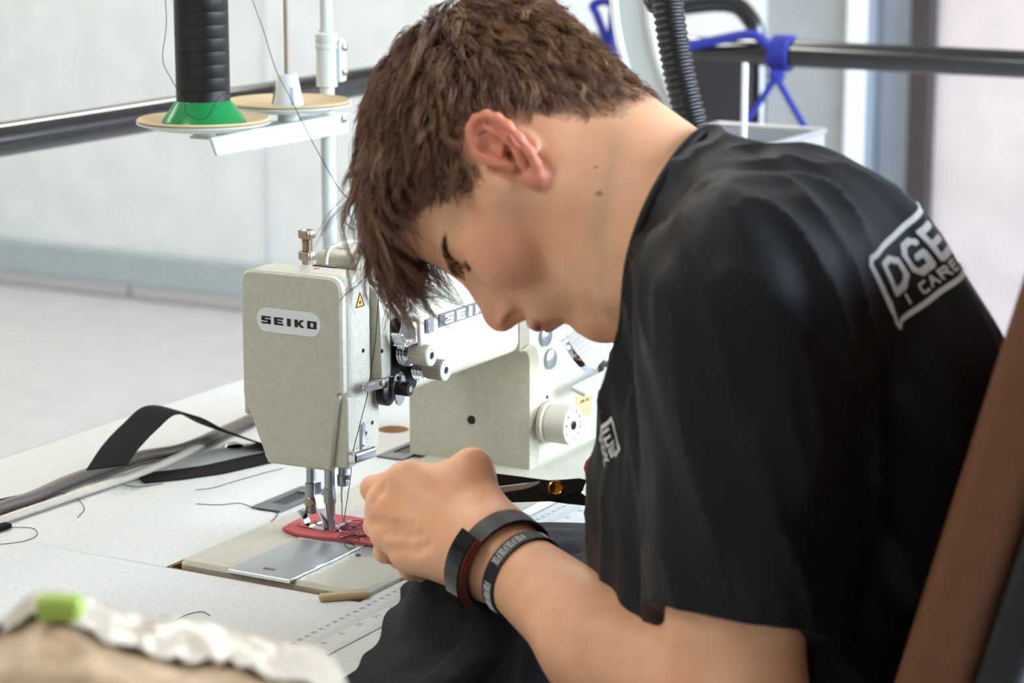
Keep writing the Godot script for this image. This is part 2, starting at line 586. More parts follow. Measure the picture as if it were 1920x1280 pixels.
func build_room() -> void:
	var xw := 3.97
	var x0 := -3.4
	var z0 := -6.0
	var z1 := 2.5
	var top := 2.05
	struct("floor", box_geo(Vector3(x0 - 0.2, FLOOR - 0.1, z0 - 0.2), Vector3(xw + 0.2, FLOOR, z1 + 0.2)), mats["floor"])
	struct("ceiling", box_geo(Vector3(x0 - 0.2, top, z0 - 0.2), Vector3(xw + 0.2, top + 0.1, z1 + 0.2)), mats["ceiling"])
	struct("wall_far", box_geo(Vector3(xw, FLOOR, z0 - 0.2), Vector3(xw + 0.2, top, -1.306)), mats["wall paint"])
	struct("wall_far_plaster", box_geo(Vector3(xw, FLOOR, -0.84), Vector3(xw + 0.2, top, z1 + 0.2)), mats["pale plaster"])
	struct("wall_left", box_geo(Vector3(x0, FLOOR, z0 - 0.2), Vector3(xw, top, z0)), mats["wall paint"])
	struct("wall_back", box_geo(Vector3(x0 - 0.2, FLOOR, z0 - 0.2), Vector3(x0, top, z1 + 0.2)), mats["wall paint"])
	# door zone in the far wall: grey panel, bright metal strip, blue-grey leaf, dark post
	struct("wall_far_panel", box_geo(Vector3(xw + 0.02, FLOOR, -1.306), Vector3(xw + 0.2, top, -1.07)), mats["grey panel"])
	struct("trim_1", box_geo(Vector3(xw - 0.02, FLOOR, -1.073), Vector3(xw + 0.15, top, -1.02), 0.008), mats["window frame"])
	struct("trim_2", box_geo(Vector3(xw - 0.01, FLOOR, -1.02), Vector3(xw + 0.15, top, -1.0), 0.004), mats["blue grey panel"])
	struct("door_1", box_geo(Vector3(xw + 0.03, FLOOR, -1.0), Vector3(xw + 0.12, top, -0.896)), mats["blue grey panel"])
	struct("trim_3", box_geo(Vector3(xw - 0.04, FLOOR, -0.897), Vector3(xw + 0.15, top, -0.84), 0.006), mats["dark post"])
	# joint between two wall boards
	struct("trim_4", box_geo(Vector3(xw - 0.004, FLOOR, -2.874), Vector3(xw + 0.01, top, -2.852), 0.002), mat("joint strip", Color(0.76, 0.78, 0.775), 0.7))
	# skirting duct with joints
	var sk := struct("baseboard_far", box_geo(Vector3(xw - 0.05, -0.712, z0), Vector3(xw, -0.612, -1.306), 0.006), mats["skirting"])
	for k in 7:
		var a := -5.2 + k * 0.62
		obj("cover_strip", box_geo(Vector3(xw - 0.06, FLOOR + 0.004, a + 0.006), Vector3(xw - 0.002, -0.712, a + 0.614), 0.004), mats["skirting strip"], sk)
	# window wall on the operator's side
	var wz := z1
	struct("wall_right_low", box_geo(Vector3(x0, FLOOR, wz), Vector3(xw, 0.0, wz + 0.2)), mats["wall paint"])
	struct("wall_right_top", box_geo(Vector3(x0, 1.9, wz), Vector3(xw, top, wz + 0.2)), mats["wall paint"])
	struct("wall_right_pier", box_geo(Vector3(x0, 0.0, wz), Vector3(-0.6, 1.9, wz + 0.2)), mats["wall paint"])
	struct("wall_right_pier_001", box_geo(Vector3(3.75, 0.0, wz), Vector3(xw, 1.9, wz + 0.2)), mats["wall paint"])
	var glass := mat("window glass", Color(1, 1, 1, 0.04), 0.02)
	glass.transparency = BaseMaterial3D.TRANSPARENCY_ALPHA
	for k in 3:
		var a := -0.6 + k * 1.45
		var b := a + 1.45
		var fr := Geo.new()
		for q in [[a, 0.0, b, 0.06], [a, 1.84, b, 1.9], [a, 0.06, a + 0.06, 1.84], [b - 0.06, 0.06, b, 1.84]]:
			fr.rbox(at(Vector3((q[0] + q[2]) / 2, (q[1] + q[3]) / 2, wz + 0.1)), Vector3(q[2] - q[0], q[3] - q[1], 0.07), 0.006)
		var w := struct("window_%d" % (k + 1), fr, mats["window frame"])
		obj("pane", box_geo(Vector3(a + 0.055, 0.055, wz + 0.098), Vector3(b - 0.055, 1.845, wz + 0.104), 0.001), glass, w)
	# ceiling lamps, all out of view; the last is added as camera-side fill
	for q in [Vector3(0.5, 0, -1.4), Vector3(2.7, 0, -1.4), Vector3(2.7, 0, -3.8), Vector3(0.5, 0, -3.8), Vector3(-1.8, 0, -0.9)]:
		unseen_ceiling_lamp(q.x, q.z, top)

func unseen_ceiling_lamp(x: float, z: float, top: float) -> void:
	var l := thing("unseen_ceiling_lamp", "unseen flat white rectangular ceiling lamp with glowing panel", "lamp", Vector3(x, top, z), "ceiling lamps of the workshop")
	var g := Geo.new()
	for q in [[-0.62, -0.32, 0.62, -0.29], [-0.62, 0.29, 0.62, 0.32], [-0.62, -0.29, -0.59, 0.29], [0.59, -0.29, 0.62, 0.29]]:
		g.rbox(at(Vector3(x + (q[0] + q[2]) / 2, top - 0.02, z + (q[1] + q[3]) / 2)), Vector3(q[2] - q[0], 0.04, q[3] - q[1]), 0.004)
	obj("frame", g, mats["window frame"], l)
	if not mats.has("lamp glow"):
		var m := mat("lamp glow", Color(0.9, 0.9, 0.9), 0.5)
		m.emission_enabled = true
		m.emission = Color(1.0, 0.98, 0.95)
		m.emission_energy_multiplier = 2.0
	obj("lamp_panel", box_geo(Vector3(x - 0.59, top - 0.03, z - 0.29), Vector3(x + 0.59, top - 0.012, z + 0.29), 0.002), mats["lamp glow"], l)
	var a := AreaLight3D.new()
	a.name = "lamp_light"
	l.add_child(a)
	a.rotation.x = -PI / 2
	a.position = Vector3(0, -0.04, 0)
	a.area_size = Vector2(1.16, 0.56)
	a.light_energy = LAMP_POWER
	a.light_color = Color(1.0, 0.975, 0.94)
	a.shadow_enabled = true
	a.area_range = 14.0
	a.area_attenuation = 2.0

const LAMP_POWER := 1.9

func build_background() -> void:
	# black tubular frame round the work place
	var fr := thing("tube_frame", "glossy black tubular steel frame with two level rails behind the table", "frame", Vector3(1.84, FLOOR, -0.69))
	var h := 0.278
	var g := Geo.new()
	g.tube([Vector3(-0.5, h, -0.69), Vector3(0.6, h, -0.69), Vector3(1.84, h, -0.69)], 0.02, -1, 20)
	obj("rail", g, mats["tube black"], fr)
	g = Geo.new()
	g.tube([Vector3(1.84, h, -0.69), Vector3(1.84, h, 0.2), Vector3(1.84, h, 1.3)], 0.0215, -1, 20)
	obj("rail", g, mats["tube black"], fr)
	for p in [Vector3(-0.48, 0, -0.69), Vector3(1.84, 0, -0.69), Vector3(1.84, 0, 1.28)]:
		g = Geo.new()
		g.tube([Vector3(p.x, FLOOR, p.z), Vector3(p.x, -0.2, p.z), Vector3(p.x, h + 0.015, p.z)], 0.02, -1, 16)
		obj("post", g, mats["tube black"], fr)
	# dark chair back behind the rail
	var bc := thing("stacking_chair", "dark padded chair back in a rounded black tube frame behind the rail", "chair", px(1300, 300, 4.3) * Vector3(1, 0, 1) + Vector3(0, FLOOR, 0))
	var dep := 4.25
	var path := spline([px(1150, 640, dep), px(1150, 300, dep), px(1152, 90, dep), px(1185, 24, dep), px(1260, 14, dep), px(1360, 6, dep), px(1402, 30, dep), px(1420, 90, dep), px(1418, 300, dep), px(1414, 640, dep)], 8)
	g = Geo.new()
	g.tube(path, 0.0165, -1, 14)
	obj("back_frame", g, mats["tube black"], bc)
	g = Geo.new()
	var pc := (px(1175, 110, dep) + px(1408, 330, dep)) / 2
	g.rbox(plane(pc, px(1408, 110, dep) - px(1175, 110, dep), Vector3.UP), Vector3(0.225, 0.21, 0.035), 0.015, 3)
	obj("backrest", g, mats["dark upholstery"], bc)
	var sc := Vector3(pc.x + 0.22, -0.3, pc.z)
	g = Geo.new()
	g.rbox(at(sc), Vector3(0.42, 0.05, 0.42), 0.02, 3)
	obj("seat", g, mats["dark upholstery"], bc)
	for s in [[-1, -1], [1, -1], [-1, 1], [1, 1]]:
		g = Geo.new()
		g.tube([Vector3(sc.x + s[0] * 0.19, FLOOR, sc.z + s[1] * 0.19), Vector3(sc.x + s[0] * 0.19, -0.31, sc.z + s[1] * 0.19)], 0.012, -1, 10)
		obj("leg", g, mats["tube black"], bc)
	# pale cabinet with steel tray
	var tl := px(1335, 262, 3.1)
	var base := Vector3(tl.x, tl.y - 0.035, tl.z)
	var ct := px(1430, 300, 3.2)
	var cab := thing("side_cabinet", "low pale grey cabinet behind the operator's shoulder", "cabinet", Vector3(ct.x, FLOOR, ct.z))
	obj("body", box_geo(Vector3(ct.x - 0.10, FLOOR, ct.z - 0.20), Vector3(ct.x + 0.14, ct.y - 0.012, ct.z + 0.036), 0.006), mats["wall paint"], cab)
	obj("door", box_geo(Vector3(ct.x - 0.112, FLOOR + 0.05, ct.z - 0.18), Vector3(ct.x - 0.1005, ct.y - 0.04, ct.z + 0.02), 0.004), mats["wall paint"], cab)
	var tray := thing("steel_tray", "open brushed steel tray with folded rim behind the shoulder", "tray", Vector3(ct.x, ct.y - 0.01, ct.z))
	var lo := Vector3(ct.x - 0.09, ct.y - 0.0115, ct.z - 0.125)
	var hi := Vector3(ct.x + 0.13, ct.y + 0.028, ct.z + 0.035)
	obj("tray_floor", box_geo(lo, Vector3(hi.x, lo.y + 0.003, hi.z), 0.001), mats["tray steel"], tray)
	for q in [[lo.x, lo.z, lo.x + 0.003, hi.z], [hi.x - 0.003, lo.z, hi.x, hi.z], [lo.x + 0.003, lo.z, hi.x - 0.003, lo.z + 0.003], [lo.x + 0.003, hi.z - 0.003, hi.x - 0.003, hi.z]]:
		obj("tray_wall", box_geo(Vector3(q[0], lo.y + 0.003, q[1]), Vector3(q[2], hi.y, q[3]), 0.001), mats["tray steel"], tray)
	g = Geo.new()
	var rim := [Vector3(lo.x, hi.y, lo.z), Vector3(hi.x, hi.y, lo.z), Vector3(hi.x, hi.y, hi.z), Vector3(lo.x, hi.y, hi.z), Vector3(lo.x, hi.y, lo.z)]
	for k in 4: g.tube([rim[k], rim[k + 1]], 0.004, -1, 8)
	obj("rim", g, mats["tray steel"], tray)
	g = Geo.new()
	var rb := px(1394, 275, 3.22)
	g.tube([Vector3(rb.x, lo.y + 0.003, rb.z), Vector3(rb.x, rb.y + 0.112, rb.z)], 0.0042, -1, 10)
	solo("plastic_rod", g, mats["white plastic"], "thin white upright rod standing in the steel tray", "rod")
	# blue cord: band along the rail, wraps and two hanging ends
	var cord := thing("blue_cord", "blue cord knotted round the black rail with two hanging ends", "cord", Vector3(1.84, h, -0.45))
	var kn := px_x(1469, 96, 1.84)
	kn.y = h
	g = Geo.new()
	for k in 4:
		var ring := []
		for i in 17:
			var a := TAU * i / 16
			ring.append(Vector3(1.84 + cos(a) * 0.0255, h + sin(a) * 0.0255, kn.z - 0.014 + k * 0.0085 + sin(a * 1.0) * 0.002))
		g.tube(ring, 0.0045, -1, 8)
	obj("wrap", g, mats["blue cord"], cord)
	g = Geo.new()
	g.rbox(facing(Vector3(1.815, h - 0.034, kn.z), Vector3.UP), Vector3(0.018, 0.02, 0.026), 0.008, 3)
	obj("knot", g, mats["blue cord"], cord)
	for e in [px_x(1366, 268, 1.80), px_x(1570, 335, 1.80)]:
		g = Geo.new()
		var s0 := Vector3(1.812, h - 0.036, kn.z)
		g.tube(spline([s0, s0.lerp(e, 0.5) + Vector3(0, -0.004, 0), e, e + (e - s0) * 0.35], 6), 0.0055, -1, 8)
		obj("cord_end", g, mats["blue cord"], cord)
	g = Geo.new()
	var c1 := px_x(1405, 66, 1.80)
	g.tube(spline([Vector3(1.815, h + 0.012, kn.z - 0.015), c1 + Vector3(0.01, 0.0, 0), px_x(1340, 76, 1.80), px_x(1270, 92, 1.79), px_x(1205, 120, 1.78), px_x(1150, 110, 1.78)], 6), 0.0075, 0.010, 10)
	obj("cord_run", g, mats["blue cord"], cord)
	g = Geo.new()
	g.tube(spline([px_x(1150, 110, 1.78), px_x(1152, 40, 1.78), px_x(1158, -10, 1.78), px_x(1160, -60, 1.78)], 6), 0.011, -1, 8)
	g.tube(spline([px_x(1150, 110, 1.78), px_x(1120, 30, 1.78), px_x(1112, 10, 1.78), px_x(1135, 2, 1.78), px_x(1152, 14, 1.78)], 6), 0.007, -1, 8)
	obj("cord_loop", g, mats["blue cord"], cord)
	# corrugated black hose hanging from the ceiling
	g = Geo.new()
	var hd := 2.5
	var hp := even(spline([Vector3(px(1235, 0, hd).x, 2.04, px(1235, 0, hd).z), px(1236, -250, hd), px(1246, -60, hd), px(1256, 40, hd), px(1272, 130, hd), px(1296, 230, hd), px(1325, 330, hd), px(1335, 480, hd), px(1338, 620, hd), Vector3(px(1338, 700, hd).x, 0.008, px(1338, 700, hd).z)], 16), 0.0019)
	g.tube(hp, 0.0162, -1, 18, true, 0.075)
	solo("suction_hose", g, mats["hose"], "black corrugated hose curving down behind the man's neck", "hose")
	# white curved lamp arm
	var arm := thing("curved_arm", "pale curved plastic support arm with raised edges behind the man's neck", "support arm", px(1245, 230, 2.7))
	var ap := spline([px(1165, -400, 2.75), px(1176, -120, 2.75), px(1183, 0, 2.75), px(1190, 60, 2.75), px(1207, 130, 2.75), px(1238, 205, 2.75), px(1275, 290, 2.75), px(1300, 420, 2.75), px(1304, 560, 2.75), Vector3(0.70, 0.001, 0.03)], 8)
	var ac := [cam_R.slerp(-cam_F, 0.25)]
	g = Geo.new()
	g.band(ap, ac, 0.046, 0.010)
	obj("channel", g, mats["stand paint"], arm)
	for s in [-1, 1]:
		g = Geo.new()
		var ep := []
		for p in ap: ep.append(p + ac[0] * 0.021 * s - cam_F * 0.006)
		g.tube(ep, 0.0055, -1, 10)
		obj("edge", g, mats["white plastic"], arm)

func build_table() -> void:
	var t := thing("sewing_table", "pale grey laminate sewing machine table with hinge plates and round hole", "table", Vector3(-0.1, FLOOR, -0.1))
	var x0 := -1.05
	var x1 := 0.82
	var z0 := -0.4457
	var z1 := 0.27
	# slab with the machine cut-out and a thread hole: built from strips round the openings
	var bx0 := -0.158
	var bx1 := 0.455
	var bz0 := -0.073
	var bz1 := 0.126
	var top := Geo.new()
	var th := 0.03
	for q in [[x0, z0, bx0, z1], [bx1, z0, x1, z1], [bx0, bz1, bx1, z1]]:
		top.rbox(at(Vector3((q[0] + q[2]) / 2, -th / 2, (q[1] + q[3]) / 2)), Vector3(q[2] - q[0], th, q[3] - q[1]), 0.0004, 1)
	# rear strip with round hole
	var hc := Vector2(0.357, -0.164)
	var hr := 0.017
	var n := 32
	var lo := Vector2(bx0, z0)
	var hi := Vector2(bx1, bz0)
	for k in n:
		var a0 := TAU * k / n + PI / 4
		var a1 := TAU * (k + 1) / n + PI / 4
		var q := []
		for a in [a0, a1]:
			var d := Vector2(cos(a), sin(a))
			q.append(hc + d * hr)
			var s := 1e9
			if d.x > 1e-6: s = minf(s, (hi.x - hc.x) / d.x)
			if d.x < -1e-6: s = minf(s, (lo.x - hc.x) / d.x)
			if d.y > 1e-6: s = minf(s, (hi.y - hc.y) / d.y)
			if d.y < -1e-6: s = minf(s, (lo.y - hc.y) / d.y)
			q.append(hc + d * s)
		var p := []
		for e in q: p.append(Vector3(e.x, 0, e.y))
		top.flat_quad(p[0], p[1], p[3], p[2], Vector3.UP)
		var dn := Vector3(0, -th, 0)
		top.flat_quad(p[0] + dn, p[1] + dn, p[3] + dn, p[2] + dn, Vector3.DOWN)
	# corners that the fan of the strip leaves out
	for c in [Vector2(lo.x, lo.y), Vector2(hi.x, lo.y), Vector2(hi.x, hi.y), Vector2(lo.x, hi.y)]:
		var ang: float = fposmod((c - hc).angle() - PI / 4, TAU)
		var k := int(ang / TAU * n)
		var pts := [Vector3(c.x, 0, c.y)]
		for a in [TAU * k / n + PI / 4, TAU * (k + 1) / n + PI / 4]:
			var d := Vector2(cos(a), sin(a))
			var s := 1e9
			if d.x > 1e-6: s = minf(s, (hi.x - hc.x) / d.x)
			if d.x < -1e-6: s = minf(s, (lo.x - hc.x) / d.x)
			if d.y > 1e-6: s = minf(s, (hi.y - hc.y) / d.y)
			if d.y < -1e-6: s = minf(s, (lo.y - hc.y) / d.y)
			pts.append(Vector3(hc.x + d.x * s, 0, hc.y + d.y * s))
		for e in [[Vector3.UP, 0.0], [Vector3.DOWN, -th]]:
			var o := Vector3(0, e[1], 0)
			top.tri(top.pt(pts[0] + o, e[0]), top.pt(pts[1] + o, e[0]), top.pt(pts[2] + o, e[0]))
	obj("table_top", top, mats["laminate"], t)
	var g := Geo.new()
	g.rbox(at(Vector3((x0 + x1) / 2, -th / 2, z0 - 0.001)), Vector3(x1 - x0, th, 0.002), 0.0005)
	obj("edge_band", g, mats["table edge"], t)
	# wooden lining of the round hole and of the cut-out's corner
	g = Geo.new()
	for k in n:
		var a0 := TAU * k / n
		var a1 := TAU * (k + 1) / n
		var d0 := Vector3(cos(a0), 0, sin(a0))
		var d1 := Vector3(cos(a1), 0, sin(a1))
		var c := Vector3(hc.x, 0, hc.y)
		g.quad(g.pt(c + d0 * hr, -d0), g.pt(c + d1 * hr, -d1), g.pt(c + d1 * hr + Vector3(0, -th, 0), -d1), g.pt(c + d0 * hr + Vector3(0, -th, 0), -d0))
	obj("hole_lining", g, mats["raw wood"], t)
	g = Geo.new()
	g.rbox(at(Vector3((bx0 + bx1) / 2, -0.026, (bz0 + bz1) / 2)), Vector3(bx1 - bx0, 0.006, bz1 - bz0), 0.001)
	for q in [[bx0, bz0, bx0 + 0.003, bz1], [bx0, bz0, bx1, bz0 + 0.003]]:
		g.rbox(at(Vector3((q[0] + q[2]) / 2, -0.0145, (q[1] + q[3]) / 2)), Vector3(q[2] - q[0], 0.0285, q[3] - q[1]), 0.0005)
	obj("cut_out_lining", g, mats["wood"], t)
	# steel hinge plates let into the top behind the bed
	for hx in [0.072, 0.29]:
		g = Geo.new()
		var hz := -0.1
		for q in [[hx - 0.042, hz - 0.016, hx + 0.042, hz - 0.009], [hx - 0.042, hz + 0.009, hx + 0.042, hz + 0.016], [hx - 0.042, hz - 0.009, hx - 0.022, hz + 0.009], [hx + 0.024, hz - 0.009, hx + 0.042, hz + 0.009]]:
			g.rbox(at(Vector3((q[0] + q[2]) / 2, 0.0012, (q[1] + q[3]) / 2)), Vector3(q[2] - q[0], 0.0024, q[3] - q[1]), 0.0006)
		var hg := obj("hinge_plate", g, mats["steel grey"], t)
		g = Geo.new()
		g.rbox(at(Vector3(hx + 0.001, 0.0004, hz)), Vector3(0.046, 0.0012, 0.018), 0.0003)
		obj("hinge_pocket", g, mats["black metal"], hg)
	# chrome screw cap behind the strap
	g = Geo.new()
	g.lathe([Vector2(0, 0.003), Vector2(0.006, 0.0028), Vector2(0.0095, 0.0016), Vector2(0.0105, 0)], at(px_y(438, 836)), 24)
	obj("screw_cap", g, mats["chrome"], t)
	# frame
	for s in [[-0.95, -0.36], [0.72, -0.36], [-0.95, 0.18], [0.72, 0.18]]:
		g = Geo.new()
		g.rbox(at(Vector3(s[0], (FLOOR - th) / 2, s[1])), Vector3(0.05, -th - FLOOR, 0.03), 0.004)
		obj("leg", g, mats["steel grey"], t)
	g = Geo.new()
	g.rbox(at(Vector3(-0.115, FLOOR + 0.14, -0.36)), Vector3(1.64, 0.04, 0.025), 0.004)
	obj("cross_bar", g, mats["steel grey"], t)
	# printed measuring tape stuck on the top
	build_tape()

const DIGIT := {
	"0": ["111", "101", "101", "101", "111"], "1": ["010", "110", "010", "010", "111"], "2": ["111", "001", "111", "100", "111"], "3": ["111", "001", "011", "001", "111"], "4": ["101", "101", "111", "001", "001"],
	"5": ["111", "100", "111", "001", "111"], "6": ["111", "100", "111", "101", "111"], "7": ["111", "001", "010", "010", "010"], "8": ["111", "101", "111", "101", "111"], "9": ["111", "101", "111", "001", "111"],
}

func draw_number(im: Image, word: String, x: int, y: int, s: int, col: Color) -> void:
	var ox := x - int((word.length() * 4 - 1) * s / 2.0)
	for ch in word:
		var rows: Array = DIGIT[ch]
		for r in 5:
			for c in 3:
				if rows[r][c] == "1":
					im.fill_rect(Rect2i(ox + c * s, y + r * s, s, s), col)
		ox += 4 * s

func build_tape() -> void:
	# 2048 px for 51.2 cm, from 14 cm on; 40 px to the centimetre
	var w := 2048
	var hgt := 168
	var im := Image.create(w, hgt, true, Image.FORMAT_RGB8)
	im.fill(Color(0.80, 0.815, 0.80))
	var ink := Color(0.30, 0.30, 0.32)
	var pale := Color(0.47, 0.47, 0.48)
	for k in 513:
		var x := int(k * 4.0)
		if k % 10 == 0:
			draw_number(im, str(14 + k / 10), x, 6, 3, ink)
			im.fill_rect(Rect2i(x, 26, 2, 50), pale)
		elif k % 5 == 0:
			im.fill_rect(Rect2i(x, 40, 1, 36), pale)
		elif k % 2 == 0:
			im.fill_rect(Rect2i(x, 52, 1, 24), pale)
	im.fill_rect(Rect2i(0, 78, w, 1), pale)
	var inch := 101.6
	var first := ceili(14.0 / 2.54)
	for k in 22:
		var x0 := (first + k) * inch - 560.0
		draw_number(im, str(first + k), int(x0), 86, 4, pale)
		for e in 8:
			var x := int(x0 + e * inch / 8)
			var l := 44 if e == 0 else (30 if e % 2 == 0 else 18)
			im.fill_rect(Rect2i(x, hgt - 44 - 4 + (44 - l), 1, l), pale)
	var tex := ImageTexture.create_from_image(im)
	var m := mat("tape print", Color(1, 1, 1), 0.4)
	m.albedo_texture = tex
	var g := Geo.new()
	g.use_uv = true
	# 16 stands at x = -0.3024; the row of figures at z = 0.1368
	var xa := -0.3024 - 0.02
	var xb := xa + 0.512
	var za := 0.1345
	var zb := za + 0.042
	var y := 0.0008
	g.quad(g.pt(Vector3(xa, y, za), Vector3.UP, Vector2(0, 0)), g.pt(Vector3(xb, y, za), Vector3.UP, Vector2(1, 0)), g.pt(Vector3(xb, y, zb), Vector3.UP, Vector2(1, 1)), g.pt(Vector3(xa, y, zb), Vector3.UP, Vector2(0, 1)))
	for q in [[xa, za, xb, za, Vector3(0, 0, -1)], [xa, zb, xb, zb, Vector3(0, 0, 1)], [xa, za, xa, zb, Vector3.LEFT], [xb, za, xb, zb, Vector3.RIGHT]]:
		g.quad(g.pt(Vector3(q[0], y, q[1]), q[4]), g.pt(Vector3(q[2], y, q[3]), q[4]), g.pt(Vector3(q[2], 0.0002, q[3]), q[4]), g.pt(Vector3(q[0], 0.0002, q[1]), q[4]))
	solo("measuring_tape", g, m, "pale tape with centimetre and inch figures stuck along the table's front", "measuring tape")

func build_machine() -> void:
	var mc := thing("sewing_machine", "cream industrial sewing machine with lettered face plate and chrome thread tensioners", "sewing machine", Vector3(0.15, 0, 0.02))
	var en: Material = mats["enamel"]
	var g := Geo.new()
	# bed: rounded outline, top at BED
	var poly := rounded_poly([Vector2(-0.149, -0.122), Vector2(0.445, -0.122), Vector2(0.445, 0.068), Vector2(-0.149, 0.068)], [0.018, 0.012, 0.012, 0.012])
	var flat := Transform3D(Basis(Vector3.RIGHT, Vector3(0, 0, -1), Vector3.UP), Vector3(0, BED - 0.026, 0))
	g.extrude(poly, 0.026, flat, 0.0035)
	obj("bed", g, en, mc)
	# slide plate, needle plate, front plate
	var up := Transform3D(Basis(Vector3.RIGHT, Vector3(0, 0, -1), Vector3.UP), Vector3(0, BED - 0.001, 0))
	g = Geo.new()
	g.extrude(PackedVector2Array([Vector2(-0.1515, 0.012), Vector2(-0.1515, -0.0535), Vector2(-0.046, -0.0535), Vector2(-0.046, 0.012)]), 0.0022, up, 0.0005)
	var slide := obj("slide_plate", g, mats["plate steel"], mc)
	g = Geo.new()
	g.rbox(at(Vector3(-0.0985, BED + 0.0012, 0.0536)), Vector3(0.106, 0.0022, 0.0018), 0.0006)
	g.rbox(at(Vector3(-0.1512, BED - 0.0008, 0.0207)), Vector3(0.002, 0.0035, 0.064), 0.0006)
	obj("bright_edge", g, mats["chrome"], slide)
	g = Geo.new()
	g.rbox(at(Vector3(-0.135, BED + 0.0014, 0.02)), Vector3(0.004, 0.0006, 0.011), 0.0002)
	obj("finger_slot", g, mats["steel grey"], slide)
	g = Geo.new()
	g.extrude(PackedVector2Array([Vector2(-0.0452, 0.012), Vector2(-0.0452, -0.0535), Vector2(0.085, -0.0535), Vector2(0.085, 0.012)]), 0.0024, up, 0.0005)
	var np := obj("needle_plate", g, mats["plate steel"], mc)
	g = Geo.new()
	for k in 4:
		g.rbox(at(Vector3(-0.018 + k * 0.0045, BED + 0.0016, 0.008)), Vector3(0.0018, 0.0012, 0.026), 0.0003)
	obj("feed_slot", g, mats["steel grey"], np)
	g = Geo.new()
	g.extrude(PackedVector2Array([Vector2(-0.0585, -0.0565), Vector2(-0.0585, -0.115), Vector2(0.085, -0.115), Vector2(0.085, -0.0565)]), 0.002, up, 0.0005)
	var fp := obj("front_plate", g, mats["plate steel"], mc)
	for p in [px_y(672, 1040, BED + 0.001), px_y(727, 1052, BED + 0.001)]:  # holes drawn as dark discs, shade given by colour
		g = Geo.new()
		g.lathe([Vector2(0, 0.0004), Vector2(0.0024, 0.0004), Vector2(0.0026, 0)], at(p), 14)
		obj("hole_shade_disc", g, mats["black metal"], fp)
	# tan rubber cushion at the bed's front corner
	g = Geo.new()
	var cu := px_y(645, 1117, 0.003)
	g.rbox(plane(cu, px_y(692, 1113, 0.003) - px_y(600, 1120, 0.003), Vector3.UP), Vector3(0.042, 0.0065, 0.009), 0.003, 3)
	obj("corner_cushion", g, mat("tan rubber", Color(0.72, 0.63, 0.48), 0.6), mc)
	# arm: rounded bar from the head to the column, in section zy
	g = Geo.new()
	var sec := rounded_poly([Vector2(-0.052, 0.1255), Vector2(0.052, 0.1255), Vector2(0.049, 0.236), Vector2(-0.049, 0.236)], [0.016, 0.014, 0.026, 0.026], 6)
	var along := Transform3D(Basis(Vector3(0, 0, 1), Vector3.UP, Vector3(1, 0, 0)), Vector3(-0.002, 0, 0))
	# basis above is left-handed for the section; mirrored outline gives the same shape
	g.extrude(sec, 0.42, Transform3D(Basis(Vector3(0, 0, -1), Vector3.UP, Vector3(1, 0, 0)), Vector3(-0.002, 0, 0)), 0.004)
	obj("arm", g, en, mc)
	# column with a rounded inner corner under the arm
	g = Geo.new()
	var col := rounded_poly([Vector2(0.265, BED - 0.001), Vector2(0.43, BED - 0.001), Vector2(0.43, 0.236), Vector2(0.245, 0.236), Vector2(0.245, 0.128), Vector2(0.265, 0.128)], [0.0, 0.0, 0.02, 0.0, 0.0, 0.016], 5)
	g.extrude(col, 0.146, Transform3D(Basis(), Vector3(0, 0, -0.086)), 0.007)
	obj("column", g, en, mc)
	# head casing and face plate
	g = Geo.new()
	var head := rounded_poly([Vector2(-0.05, 0.128), Vector2(0.002, 0.128), Vector2(0.002, 0.2455), Vector2(-0.05, 0.2455)], [0.002, 0.01, 0.002, 0.002])
	g.rbox(at(Vector3(-0.024, 0.188, -0.0105)), Vector3(0.046, 0.117, 0.1085), 0.012, 4)
	obj("head_casing", g, en, mc)
	g = Geo.new()
	g.rbox(at(Vector3(0.0, 0.2, -0.012)), Vector3(0.008, 0.075, 0.098), 0.006, 3)
	obj("casing_core", g, en, mc)
	# neck of the head down to the needle bars, section seen from the front
	g = Geo.new()
	var nk := rounded_poly([Vector2(-0.046, 0.0755), Vector2(-0.012, 0.0815), Vector2(0.004, 0.088), Vector2(0.006, 0.140), Vector2(-0.046, 0.140)], [0.003, 0.004, 0.006, 0.003, 0.003])
	g.extrude(nk, 0.0885, Transform3D(Basis(), Vector3(0, 0, -0.045)), 0.0012)
	obj("head_neck", g, en, mc)
	# face plate
	var fz := Transform3D(Basis(Vector3(0, 0, 1), Vector3.UP, Vector3(-1, 0, 0)), Vector3(-0.0435, 0, 0))
	g = Geo.new()
	var face := rounded_poly([Vector2(-0.0645, 0.2465), Vector2(-0.0645, 0.1325), Vector2(-0.0395, 0.0725), Vector2(0.0285, 0.0735), Vector2(0.0375, 0.1425), Vector2(0.0415, 0.1445), Vector2(0.0415, 0.2465)], [0.014, 0.006, 0.004, 0.003, 0.002, 0.002, 0.014], 5)
	g.extrude(face, 0.0075, fz, 0.0022)
	var fpl := obj("face_plate", g, en, mc)
	# oil-wick cover behind the face plate (rim that shows at its back edge)
	g = Geo.new()
	g.rbox(at(Vector3(-0.037, 0.168, -0.0665)), Vector3(0.012, 0.112, 0.006), 0.003, 3)
	obj("rear_cover", g, en, mc)
	# name badge
	var bc := px_x(541, 604, -0.0512)
	g = Geo.new()
	var bxf := plane(Vector3(-0.0507, bc.y, bc.z), Vector3(0, 0, 1), Vector3.UP)
	bxf.basis.z = Vector3(-1, 0, 0)
	g.extrude(rounded(0.0675, 0.0215, 0.0105, 8), 0.0010, bxf, 0.0004)
	var badge := obj("name_badge", g, mats["badge"], fpl)
	var wxf := bxf
	wxf.origin = Vector3(-0.0516, bc.y - 0.0034, bc.z - 0.0283)
	obj("lettering", block_word("SEIKO", wxf, 0.0068, 0.0098, 0.0035, 0.0004), mats["ink"], badge)
	# warning triangle on the casing's front
	g = Geo.new()
	var wt := px_z(675, 564, 0.044)
